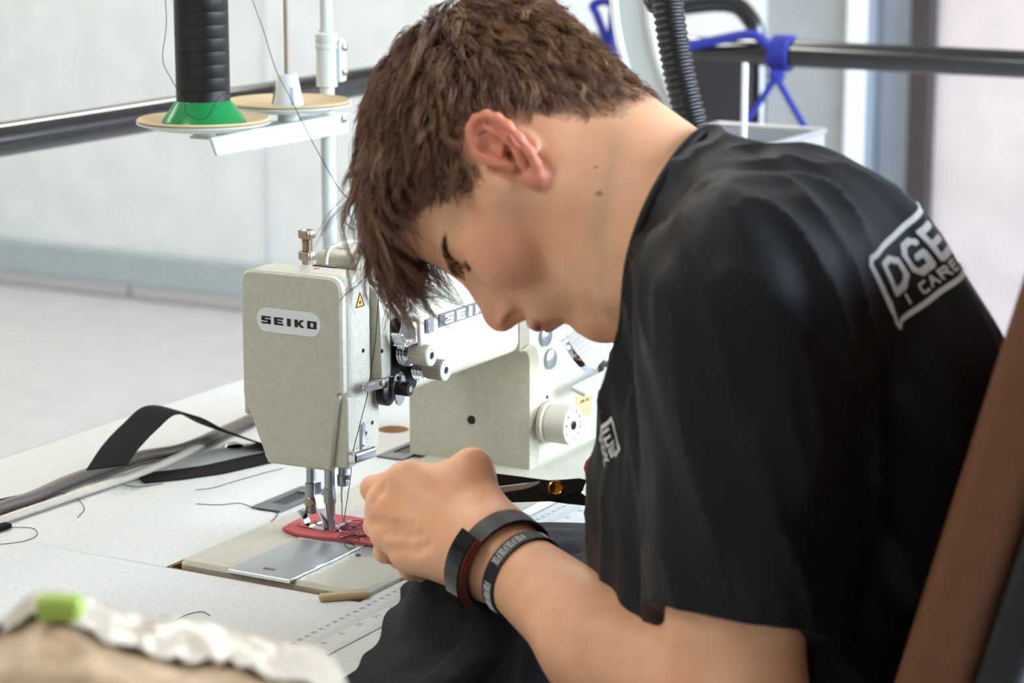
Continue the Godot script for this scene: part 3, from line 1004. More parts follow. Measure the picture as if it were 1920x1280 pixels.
	g.extrude(PackedVector2Array([wt2(0, 0.0075), wt2(-0.0065, -0.005), wt2(0.0065, -0.005)]), 0.0003, at(Vector3(wt.x, wt.y, 0.0437)))
	var ws := obj("warning_sticker", g, mat("sticker yellow", Color(0.80, 0.62, 0.22), 0.5), mc)
	g = Geo.new()
	for e in [[wt2(0, 0.0075), wt2(-0.0065, -0.005)], [wt2(-0.0065, -0.005), wt2(0.0065, -0.005)], [wt2(0.0065, -0.005), wt2(0, 0.0075)]]:
		g.tube([Vector3(wt.x + e[0].x, wt.y + e[0].y, 0.0440), Vector3(wt.x + e[1].x, wt.y + e[1].y, 0.0440)], 0.0005, -1, 5)
	g.lathe([Vector2(0, 0.0004), Vector2(0.0013, 0.0004), Vector2(0.0014, 0)], facing(Vector3(wt.x, wt.y - 0.0012, 0.044), Vector3(0, 0, 1)), 10)
	obj("sticker_print", g, mats["ink"], ws)
	# presser screw on top
	var sx := Vector3(0.004, 0.2445, -0.030)
	g = Geo.new()
	g.lathe([Vector2(0.0048, 0), Vector2(0.0048, 0.004), Vector2(0.0075, 0.0045), Vector2(0.0080, 0.0055), Vector2(0.0080, 0.0105), Vector2(0.0074, 0.0115), Vector2(0.005, 0.012)], at(sx), 40, 20, 0.05)
	obj("lock_nut", g, mats["nickel"], mc)
	g = Geo.new()
	var pr := [Vector2(0.0046, 0.012)]
	for k in 9:
		pr.append(Vector2(0.0046, 0.0125 + k * 0.0012))
		pr.append(Vector2(0.0051, 0.0131 + k * 0.0012))
	pr.append(Vector2(0.0046, 0.0235))
	g.lathe(pr, at(sx), 24)
	g.lathe([Vector2(0.0046, 0.0235), Vector2(0.0074, 0.0238), Vector2(0.0079, 0.0248), Vector2(0.0079, 0.0298), Vector2(0.0072, 0.031), Vector2(0.0042, 0.031), Vector2(0.0034, 0.028), Vector2(0, 0.028)], at(sx), 40, 20, 0.05)
	obj("pressure_screw", g, mats["nickel"], mc)
	# dark slot, red oil dot, wire hoop, top cover
	g = Geo.new()
	g.rbox(at(Vector3(-0.004, 0.2462, -0.005)), Vector3(0.007, 0.0012, 0.024), 0.0005)
	obj("top_slot", g, mats["black metal"], mc)
	g = Geo.new()
	g.lathe([Vector2(0, 0.0006), Vector2(0.0026, 0.0006), Vector2(0.0028, 0)], at(Vector3(-0.020, 0.2463, -0.004)), 14)
	obj("oil_dot", g, mats["red plastic"], mc)
	g = Geo.new()
	var hy := 0.236
	g.tube(spline([Vector3(0.022, hy, -0.022), Vector3(0.022, hy + 0.012, -0.022), Vector3(0.027, hy + 0.021, -0.020), Vector3(0.045, hy + 0.024, -0.012), Vector3(0.085, hy + 0.023, -0.004), Vector3(0.12, hy + 0.022, -0.002), Vector3(0.128, hy + 0.012, -0.002), Vector3(0.13, hy - 0.002, -0.002)], 5), 0.0022, -1, 10)
	obj("wire_guard", g, mats["enamel bright"], mc)
	g = Geo.new()
	g.rbox(at(Vector3(0.14, 0.242, -0.025)), Vector3(0.20, 0.016, 0.046), 0.006, 3)
	var tc := obj("top_cover", g, en, mc)
	for p in [Vector3(0.062, 0.2498, -0.032), Vector3(0.085, 0.2498, -0.02)]:
		g = Geo.new()
		g.lathe([Vector2(0, 0.0012), Vector2(0.0035, 0.001), Vector2(0.0045, 0)], at(p), 14)
		obj("cover_screw", g, mats["nickel"], tc)
	# raised SEIKO plate on the arm's front
	var sl := px_z(826, 594, 0.0505)
	var sr := px_z(918, 566, 0.0505)
	g = Geo.new()
	g.rbox(at(Vector3(0.152, 0.1845, 0.0510)), Vector3(0.112, 0.0125, 0.0014), 0.0006)
	var ab := obj("arm_badge", g, mats["badge grey"], mc)
	obj("lettering", block_word("SEIKO", at(Vector3(0.106, 0.1800, 0.0517)), 0.009, 0.0155, 0.0055, 0.0005), mats["white plastic"], ab)
	tension_parts(mc)
	needle_parts(mc)
	column_parts(mc)

func wt2(x: float, y: float) -> Vector2:
	return Vector2(x, y)

func tension_parts(mc: Node3D) -> void:
	var zf := 0.052
	var front := Vector3(0, 0, 1)
	var g := Geo.new()
	# black recess plate behind the tension set
	g.extrude(rounded_poly([Vector2(0.012, 0.13), Vector2(0.055, 0.13), Vector2(0.062, 0.16), Vector2(0.046, 0.20), Vector2(0.014, 0.20)], [0.006, 0.006, 0.006, 0.006, 0.006]), 0.0016, at(Vector3(0, 0, zf - 0.002)), 0.0004)
	obj("tension_base", g, mats["black metal"], mc)
	# two thread tensions
	var k := 0
	for c in [Vector3(0.0275, 0.1685, zf), Vector3(0.052, 0.1505, zf)]:
		var t := Node3D.new()
		t.name = "thread_tension"
		mc.add_child(t, true)
		t.position = c - mc.position
		var x := facing(c, front)
		g = Geo.new()
		for d in 3:
			var z := 0.002 + d * 0.0032
			g.lathe([Vector2(0.003, z), Vector2(0.009, z + 0.0002), Vector2(0.0118, z + 0.0012), Vector2(0.0118, z + 0.0016), Vector2(0.009, z + 0.0008), Vector2(0.003, z + 0.0006)], x, 32)
		obj("disc", g, mats["chrome"], t)
		g = Geo.new()
		var sp := []
		for i in 41:
			var a := TAU * i / 9.0
			sp.append(x * Vector3(cos(a) * 0.0052, 0.012 + i * 0.0002, sin(a) * 0.0052))
		g.tube(sp, 0.0007, -1, 6)
		obj("spring", g, mats["chrome"], t)
		g = Geo.new()
		g.lathe([Vector2(0.0026, 0.0), Vector2(0.0026, 0.030)], x, 14)
		obj("post", g, mats["brushed steel"], t)
		g = Geo.new()
		g.lathe([Vector2(0.0, 0.0125), Vector2(0.0085, 0.0125), Vector2(0.0094, 0.014), Vector2(0.0096, 0.0305)], x, 128, 32, 0.11)
		var kb := obj("knob", g, mats["knob plastic"], t)
		g = Geo.new()
		g.lathe([Vector2(0.0096, 0.0305), Vector2(0.0094, 0.0325), Vector2(0.0085, 0.0332), Vector2(0.0036, 0.0332), Vector2(0.0030, 0.0315), Vector2(0.0, 0.0315)], x, 36)
		obj("knob_face", g, mats["enamel bright"], kb)
		g = Geo.new()
		g.lathe([Vector2(0.0028, 0.0316), Vector2(0.0028, 0.0326), Vector2(0.0, 0.0326)], x, 14)
		g.lathe([Vector2(0.0006, 0.0332), Vector2(0.0006, 0.0335), Vector2(0, 0.0335)], Transform3D(x.basis, x * Vector3(0.0062, 0, 0.001)), 8)
		obj("knob_hub", g, mats["black metal"], kb)
		k += 1
	# chrome thread guide bracket above (angled plate with eyelet and foot)
	g = Geo.new()
	var b := [Vector2(0.0235, 0.2085), Vector2(0.030, 0.2105), Vector2(0.0345, 0.205), Vector2(0.0325, 0.196), Vector2(0.043, 0.190), Vector2(0.047, 0.181), Vector2(0.041, 0.1745), Vector2(0.022, 0.1765), Vector2(0.019, 0.186), Vector2(0.0225, 0.194)]
	g.extrude(rounded_poly(b, [0.003, 0.003, 0.003, 0.002, 0.003, 0.003, 0.003, 0.003, 0.003, 0.002]), 0.0014, at(Vector3(0, 0, zf + 0.004)), 0.0004)
	var gb := obj("guide_bracket", g, mats["chrome"], mc)
	g = Geo.new()
	g.rbox(at(Vector3(0.024, 0.1785, zf + 0.011)), Vector3(0.030, 0.0018, 0.014), 0.0008)
	g.rbox(Transform3D(Basis(Vector3(0, 0, 1), 0.5), Vector3(0.011, 0.1835, zf + 0.009)), Vector3(0.003, 0.014, 0.012), 0.001)
	obj("bracket_foot", g, mats["chrome"], gb)
	g = Geo.new()
	var ring := []
	for i in 19: ring.append(Vector3(0.0285 + cos(TAU * i / 18) * 0.0042, 0.2045 + sin(TAU * i / 18) * 0.0042, zf + 0.008))
	g.tube(ring, 0.0009, -1, 8)
	obj("eyelet", g, mats["chrome"], gb)
	# cream lever hanging before the upper knob
	g = Geo.new()
	var lv := px_z(789, 628, 0.074)
	g.rbox(Transform3D(Basis(Vector3(0, 0, 1), 0.07), Vector3(lv.x, lv.y, 0.074)), Vector3(0.0085, 0.033, 0.004), 0.0018, 3)
	var tl := obj("release_lever", g, mats["knob plastic"], mc)
	g = Geo.new()
	g.rbox(at(Vector3(lv.x + 0.001, lv.y + 0.014, 0.063)), Vector3(0.007, 0.005, 0.024), 0.0015)
	obj("lever_arm", g, mats["knob plastic"], tl)
	g = Geo.new()
	g.rbox(at(px_z(806, 610, 0.053)), Vector3(0.011, 0.013, 0.003), 0.0008)
	obj("lever_bracket", g, mats["brushed steel"], mc)
	# lower thread controller: chrome plate, rubber roller, drum
	var wc := px_z(748, 726, zf + 0.006)
	var wx := facing(wc, front)
	g = Geo.new()
	g.lathe([Vector2(0.010, -0.010), Vector2(0.0112, -0.009), Vector2(0.0112, -0.002), Vector2(0.010, -0.001), Vector2(0.0, -0.001)], Transform3D(wx.basis, wc + Vector3(-0.010, -0.004, -0.002)), 30)
	obj("controller_drum", g, mats["black metal"], mc)
	g = Geo.new()
	var cp := []
	for i in 28:
		var a := TAU * i / 28
		cp.append(Vector2(cos(a) * 0.0098, sin(a) * (0.0165 if sin(a) < 0 else 0.0145)))
	g.extrude(PackedVector2Array(cp), 0.0016, at(wc + Vector3(0.0, 0.0, 0.0)), 0.0005)
	var pl := obj("controller_plate", g, mats["chrome"], mc)
	g = Geo.new()
	g.lathe([Vector2(0.0062, 0.0016), Vector2(0.0066, 0.003), Vector2(0.0066, 0.009), Vector2(0.0058, 0.0105), Vector2(0.0028, 0.0105)], Transform3D(wx.basis, wc + Vector3(0.002, -0.001, 0)), 26)
	obj("rubber_roller", g, mats["black metal"], pl)
	g = Geo.new()
	g.lathe([Vector2(0.0029, 0.0102), Vector2(0.0029, 0.0112), Vector2(0.0, 0.0112)], Transform3D(wx.basis, wc + Vector3(0.002, -0.001, 0)), 14)
	obj("roller_screw", g, mats["brushed steel"], pl)
	g = Geo.new()
	g.lathe([Vector2(0.0022, 0.0016), Vector2(0.002, 0.003), Vector2(0, 0.003)], Transform3D(wx.basis, wc + Vector3(-0.002, 0.009, 0)), 12)
	obj("plate_screw", g, mats["black metal"], pl)
	# slotted chrome guide at the left
	g = Geo.new()
	var gl := px_z(676, 724, 0.048)
	var gr := px_z(728, 713, 0.050)
	var gm := (gl + gr) / 2
	var ga := (gr - gl)
	var gx := plane(gm + Vector3(0, 0, 0.004), ga, Vector3.UP)
	g.extrude(rounded(ga.length() + 0.006, 0.0095, 0.0045, 6), 0.0016, gx, 0.0004)
	var sg := obj("slotted_guide", g, mats["chrome"], mc)
	g = Geo.new()
	var sx2 := gx
	sx2.origin = gx * Vector3(-0.012, 0, 0.0016)
	g.extrude(rounded(0.014, 0.003, 0.0014, 4), 0.0003, sx2)
	obj("slot", g, mats["steel grey"], sg)
	g = Geo.new()
	g.lathe([Vector2(0.0032, 0), Vector2(0.003, 0.0016), Vector2(0, 0.002)], facing(gx * Vector3(0.004, 0.0005, 0.0016), gx.basis.z), 14)
	obj("guide_screw", g, mats["nickel"], sg)
	# small screw holes as dark discs, their shade put into the colour
	for p in [px_z(681, 657, 0.044), px_z(716, 658, 0.0522), px_z(698, 792, 0.0436), px_z(686, 812, 0.0436)]:
		g = Geo.new()
		g.lathe([Vector2(0, 0.0003), Vector2(0.0019, 0.0003), Vector2(0.002, 0)], facing(p, front), 12)
		obj("hole_shade_disc", g, mats["black metal"], mc)

func needle_parts(mc: Node3D) -> void:
	var n0 := px_y(632, 1000, BED)
	var g := Geo.new()
	# presser bar with foot
	var pz := n0 + Vector3(-0.001, 0, -0.0265)
	g.lathe([Vector2(0.0042, 0.021), Vector2(0.0042, 0.062), Vector2(0.0046, 0.062), Vector2(0.0046, 0.105)], at(pz), 22)
	var pb := obj("presser_bar", g, mats["brushed steel"], mc)
	g = Geo.new()
	g.lathe([Vector2(0.0046, 0.062), Vector2(0.0062, 0.0625), Vector2(0.0062, 0.071), Vector2(0.0046, 0.0715)], at(pz), 22)
	obj("collar", g, mats["brushed steel"], pb)
	g = Geo.new()
	g.lathe([Vector2(0.0052, 0.016), Vector2(0.0056, 0.018), Vector2(0.0056, 0.044), Vector2(0.0042, 0.045)], at(pz), 22)
	obj("foot_clamp", g, mats["brushed steel"], pb)
	g = Geo.new()
	g.lathe([Vector2(0.0046, 0), Vector2(0.0046, 0.0018), Vector2(0.0036, 0.0026), Vector2(0, 0.0026)], facing(pz + Vector3(-0.0045, 0.027, 0.001), Vector3(-1, 0, 0.12)), 18)
	var scr := obj("clamp_screw", g, mats["nickel"], pb)
	g = Geo.new()
	g.rbox(Transform3D(Basis(Vector3(1, 0, 0), 0.2), pz + Vector3(-0.0072, 0.027, 0.001)), Vector3(0.0007, 0.008, 0.0011), 0.0002)
	obj("screw_slot", g, mats["nickel"], scr)
	# foot: swept shank, then sole curving up at its toe
	g = Geo.new()
	var sole := []
	for p in [Vector2(-0.008, 0.0195), Vector2(-0.0055, 0.017), Vector2(-0.002, 0.011), Vector2(0.000, 0.0075), Vector2(0.006, 0.0052), Vector2(0.016, 0.0046), Vector2(0.026, 0.0054), Vector2(0.033, 0.0085), Vector2(0.037, 0.0125)]:
		sole.append(Vector3(pz.x - 0.0065, BED + p.y - 0.0005, pz.z + p.x))
	g.band(spline(sole, 4), [Vector3.RIGHT], 0.0085, 0.0022)
	var ft := obj("presser_foot", g, mats["chrome"], mc)
	g = Geo.new()
	var sole2 := []
	for p in sole.slice(3): sole2.append(p + Vector3(0.0115, 0, 0))
	g.band(spline(sole2, 4), [Vector3.RIGHT], 0.0065, 0.0022)
	obj("toe", g, mats["chrome"], ft)
	g = Geo.new()
	g.band(spline([pz + Vector3(0.001, 0.045, 0.0058), pz + Vector3(0.0, 0.032, 0.0066), pz + Vector3(-0.002, 0.022, 0.011), pz + Vector3(-0.004, 0.012, 0.0175), pz + Vector3(-0.006, 0.0055, 0.019)], 5), [Vector3(1, 0, 0.2)], 0.0075, 0.0024)
	obj("shank", g, mats["chrome"], ft)
	# inner foot and its bar
	var iz := n0 + Vector3(-0.004, 0, -0.0045)
	g = Geo.new()
	g.lathe([Vector2(0.0046, 0.036), Vector2(0.0046, 0.11)], at(iz), 20)
	var ib := obj("walking_foot_bar", g, mats["brushed steel"], mc)
	g = Geo.new()
	g.lathe([Vector2(0.003, 0.004), Vector2(0.0034, 0.010), Vector2(0.0044, 0.028), Vector2(0.0055, 0.030), Vector2(0.0055, 0.042), Vector2(0.0046, 0.043)], Transform3D(Basis(Vector3.RIGHT, Vector3(0.0, 1, -0.06), Vector3(0, 0, 1)), iz + Vector3(0, 0, 0.002)), 18)
	obj("inner_foot", g, mats["brushed steel"], ib)
	g = Geo.new()
	g.rbox(at(iz + Vector3(0.001, 0.0035, 0.004)), Vector3(0.006, 0.003, 0.014), 0.0012, 2)
	obj("inner_sole", g, mats["chrome"], ib)
	# needle bar, clamp, needle
	var nz := n0 + Vector3(0.004, 0, 0.0045)
	g = Geo.new()
	g.lathe([Vector2(0, 0.044), Vector2(0.0036, 0.0445), Vector2(0.0040, 0.047), Vector2(0.0040, 0.11)], at(nz), 20)
	var nb := obj("needle_bar", g, mats["brushed steel"], mc)
	g = Geo.new()
	g.lathe([Vector2(0.0048, 0.0445), Vector2(0.0052, 0.046), Vector2(0.0052, 0.054), Vector2(0.0040, 0.0555)], at(nz), 18)
	g.lathe([Vector2(0.0022, 0), Vector2(0.0022, 0.007), Vector2(0.0012, 0.008), Vector2(0, 0.008)], facing(nz + Vector3(0, 0.053, 0.002), Vector3(-0.4, 0.05, 1)), 12)
	obj("needle_clamp", g, mats["brushed steel"], nb)
	g = Geo.new()
	g.lathe([Vector2(0, 0.001), Vector2(0.0005, 0.006), Vector2(0.0007, 0.028), Vector2(0.0011, 0.031), Vector2(0.0011, 0.045)], at(n0 + Vector3(0.0035, 0, 0.0035)), 10)
	obj("needle", g, mats["chrome"], nb)
	# finger guard: small chrome box with upright strip under the head
	var gb := px_z(672, 851, 0.046)
	g = Geo.new()
	g.rbox(plane(gb + Vector3(0, 0, 0.004), Vector3(1, 0.0, 0.08), Vector3.UP), Vector3(0.032, 0.0105, 0.010), 0.003, 3)
	var gd := obj("thread_guard", g, mats["chrome"], mc)
	g = Geo.new()
	g.extrude(rounded(0.0065, 0.026, 0.003, 5), 0.0018, at(px_z(679, 818, 0.0436) + Vector3(0, 0, 0.0)), 0.0005)
	obj("guard_strip", g, mats["chrome"], gd)

func column_parts(mc: Node3D) -> void:
	var zc := 0.0605
	var front := Vector3(0, 0, 1)
	var g := Geo.new()
	# stitch length dial with figures
	var dc := px_z(1074, 797, 0.092)
	dc.z = zc
	var dx := facing(dc, front, Vector3(0, 1, 0.01))
	g.lathe([Vector2(0.0205, 0.001), Vector2(0.0212, 0.002), Vector2(0.0212, 0.006), Vector2(0.0190, 0.0065), Vector2(0.0190, 0.008)], dx, 40)
	var db := obj("dial_base", g, mats["enamel"], mc)
	g = Geo.new()
	g.lathe([Vector2(0.0185, 0.008), Vector2(0.0197, 0.009), Vector2(0.0200, 0.0285), Vector2(0.0194, 0.0312), Vector2(0.0, 0.0315)], dx, 144, 48, 0.012)
	var dial := obj("stitch_dial", g, mats["knob plastic"], mc)
	g = Geo.new()
	g.lathe([Vector2(0.0192, 0.0313), Vector2(0.0190, 0.0318), Vector2(0.0, 0.0319)], dx, 40)
	obj("dial_face", g, mats["enamel bright"], dial)
	g = Geo.new()
	g.lathe([Vector2(0.0046, 0.0318), Vector2(0.0046, 0.0332), Vector2(0.0034, 0.0336), Vector2(0.0034, 0.0326), Vector2(0, 0.0326)], dx, 20)
	g.rbox(Transform3D(Basis(Vector3(0, 0, 1), 0.9), dc + Vector3(0, 0, 0.0332)), Vector3(0.0062, 0.0012, 0.0012), 0.0002)
	obj("dial_screw", g, mats["black metal"], dial)
	var digits := Geo.new()
	for k in 10:
		var a := deg_to_rad(100.0 - 36.0 * (k - 7))
		var ctr := dc + Vector3(cos(a) * 0.0142, sin(a) * 0.0142, 0.0319)
		var word := str(k) if k > 0 else "10"
		var xf := Transform3D(Basis(Vector3(0, 0, 1), a - PI / 2), ctr)
		var s := 0.0009
		var ox := -(word.length() * 4 - 1) * s / 2
		for ch in word:
			for r in 5:
				for c in 3:
					if DIGIT[ch][r][c] == "1":
						digits.flat_quad(xf * Vector3(ox + c * s, (2 - r) * s, 0.0001), xf * Vector3(ox + (c + 1) * s, (2 - r) * s, 0.0001), xf * Vector3(ox + (c + 1) * s, (3 - r) * s, 0.0001), xf * Vector3(ox + c * s, (3 - r) * s, 0.0001), front)
			ox += 4 * s
		var a2 := a - deg_to_rad(18)
		digits.flat_quad(dc + Vector3(cos(a2) * 0.0125, sin(a2) * 0.0125, 0.032), dc + Vector3(cos(a2 + .04) * 0.0125, sin(a2 + .04) * 0.0125, 0.032), dc + Vector3(cos(a2 + .04) * 0.0155, sin(a2 + .04) * 0.0155, 0.032), dc + Vector3(cos(a2) * 0.0155, sin(a2) * 0.0155, 0.032), front)
	obj("dial_figures", digits, mats["ink"], dial)
	# two round plugs
	for p in [px_z(1030, 672, zc), px_z(1021, 629, zc)]:
		g = Geo.new()
		g.lathe([Vector2(0.0102, 0), Vector2(0.0106, 0.001), Vector2(0.0104, 0.004), Vector2(0.009, 0.0052), Vector2(0, 0.0055)], facing(Vector3(p.x, p.y, zc - 0.001), front), 32)
		obj("round_plug", g, mats["brushed steel"], mc)
	# lever slot as a flat strip, its shade put into the brown; reverse lever
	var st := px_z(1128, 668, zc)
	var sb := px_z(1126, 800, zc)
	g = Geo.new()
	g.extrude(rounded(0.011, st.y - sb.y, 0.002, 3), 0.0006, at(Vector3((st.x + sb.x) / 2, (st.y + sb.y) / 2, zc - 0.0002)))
	obj("lever_slot_shade", g, mats["slot shade"], mc)
	var la := px_z(1083, 735, 0.088)
	var lb := px_z(1180, 686, 0.088)
	g = Geo.new()
	var lm := (la + lb) / 2
	g.rbox(plane(lm, lb - la, Vector3(0, 1, 0.35)), Vector3((lb - la).length(), 0.0045, 0.019), 0.002, 3)
	var lev := obj("reverse_lever", g, mats["knob plastic"], mc)
	g = Geo.new()
	g.rbox(at(Vector3((st.x + sb.x) / 2, lm.y + 0.004, 0.074)), Vector3(0.008, 0.006, 0.032), 0.002)
	obj("lever_stem", g, mats["steel grey"], lev)
	# cream model label with small print, blue sticker, dark corner sticker
	var lc := (px_z(1080, 745, zc) + px_z(1112, 775, zc)) / 2
	g = Geo.new()
	g.rbox(at(Vector3(lc.x, lc.y, zc)), Vector3(0.036, 0.026, 0.0008), 0.0002)
	var lab := obj("model_label", g, mat("label cream", Color(0.85, 0.70, 0.46), 0.5), mc)
	var tm := TextMesh.new()
	var sf := SystemFont.new()
	sf.font_names = PackedStringArray(["Droid Sans"])
	tm.font = sf
	tm.text = "LSWN-8BL-3"
	tm.font_size = 16
	tm.pixel_size = 0.00034
	tm.depth = 0.0002
	tm.material = mats["ink"]
	var te := MeshInstance3D.new()
	te.name = "label_print"
	te.mesh = tm
	lab.add_child(te)
	te.position = Vector3(lc.x, lc.y + 0.0055, zc + 0.0006) - mc.position
	g = Geo.new()
	for r in 2:
		for k in 6:
			g.rbox(at(Vector3(lc.x - 0.013 + k * 0.005, lc.y - 0.004 - r * 0.0042, zc + 0.0005)), Vector3(0.0036, 0.0011, 0.0002), 0.00005, 1)
	g.rbox(at(Vector3(lc.x, lc.y + 0.0006, zc + 0.0005)), Vector3(0.034, 0.0006, 0.0002), 0.00005, 1)
	obj("label_lines", g, mats["ink"], lab)
	g = Geo.new()
	g.rbox(at(px_z(1114, 762, zc) + Vector3(0, 0, 0.0004)), Vector3(0.009, 0.012, 0.0006), 0.0002)
	obj("blue_sticker", g, mat("sticker blue", Color(0.62, 0.74, 0.84), 0.5), mc)
	g = Geo.new()
	g.lathe([Vector2(0, 0.0004), Vector2(0.0018, 0.0004), Vector2(0.002, 0)], facing(px_z(1026, 744, zc), front), 12)
	obj("hole_shade_disc", g, mats["black metal"], mc)  # this disc and the next paint the dark of open holes
	g = Geo.new()
	g.lathe([Vector2(0, 0.0004), Vector2(0.0022, 0.0004), Vector2(0.0024, 0)], facing(px_z(1118, 838, zc), front), 12)
	obj("hole_shade_disc", g, mats["black metal"], mc)
	# screw in the column's inner face
	var cs := px_x(884, 787, 0.2648)
	g = Geo.new()
	g.lathe([Vector2(0.0045, 0), Vector2(0.0042, 0.0012), Vector2(0.0, 0.0014)], facing(cs, Vector3.LEFT), 18)
	obj("column_screw", g, mats["black metal"], mc)
	# hand wheel at the far end
	g = Geo.new()
	g.lathe([Vector2(0.0, 0.0), Vector2(0.02, 0.0), Vector2(0.045, 0.004), Vector2(0.055, 0.008), Vector2(0.058, 0.014), Vector2(0.056, 0.022), Vector2(0.045, 0.026), Vector2(0.02, 0.03), Vector2(0.0, 0.03)], facing(Vector3(0.434, 0.17, 0.0), Vector3.RIGHT), 40)
	obj("hand_wheel", g, mats["white plastic"], mc)
	# clip-on lamp before the column
	var lp := px(1098, 652, 2.30)
	var ax := (cam_R * 0.77 + cam_U * 0.62 - cam_F * 0.18).normalized()
	var lx := facing(lp, ax)
	var lamp := thing("work_lamp", "small ribbed white lamp head with a chrome ring beside the machine column", "lamp", lp)
	g = Geo.new()
	g.lathe([Vector2(0.0200, -0.0135), Vector2(0.0222, -0.013), Vector2(0.0226, -0.009), Vector2(0.0220, -0.0065), Vector2(0.0205, -0.006)], lx, 48)
	obj("chrome_ring", g, mats["chrome"], lamp)
	g = Geo.new()
	g.lathe([Vector2(0.0208, -0.0065), Vector2(0.0205, 0.000), Vector2(0.0165, 0.0215), Vector2(0.0150, 0.0235), Vector2(0.0, 0.024)], lx, 112, 28, 0.06)
	obj("housing", g, mats["white plastic"], lamp)
	g = Geo.new()
	g.lathe([Vector2(0.0, -0.0115), Vector2(0.0200, -0.0115), Vector2(0.0200, -0.0105), Vector2(0, -0.0105)], lx, 32)
	var glow := mat("work lamp glow", Color(0.95, 0.95, 0.95), 0.4)
	glow.emission_enabled = true
	glow.emission = Color(1, 0.98, 0.95)
	glow.emission_energy_multiplier = 3.0
	obj("lamp_lens", g, glow, lamp)
	g = Geo.new()
	g.tube(spline([lp + ax * 0.023, lp + ax * 0.04 + Vector3(0.004, 0.01, -0.01), Vector3(0.36, 0.232, 0.085), Vector3(0.37, 0.243, 0.05), Vector3(0.37, 0.237, 0.03)], 6), 0.005, -1, 10)
	obj("gooseneck", g, mats["white plastic"], lamp)
	var sp := SpotLight3D.new()
	sp.name = "lamp_light"
	lamp.add_child(sp)
	sp.position = -ax * 0.016
	var zax := ax
	sp.basis = Basis(lx.basis.x, zax.cross(lx.basis.x).normalized(), zax)
	sp.spot_angle = 55.0
	sp.spot_angle_attenuation = 0.8
	sp.light_energy = WORK_LAMP
	sp.light_size = 0.018
	sp.light_color = Color(1, 0.98, 0.95)
	sp.spot_range = 8.0
	sp.spot_attenuation = 2.0
	sp.shadow_enabled = true

const WORK_LAMP := 0.008

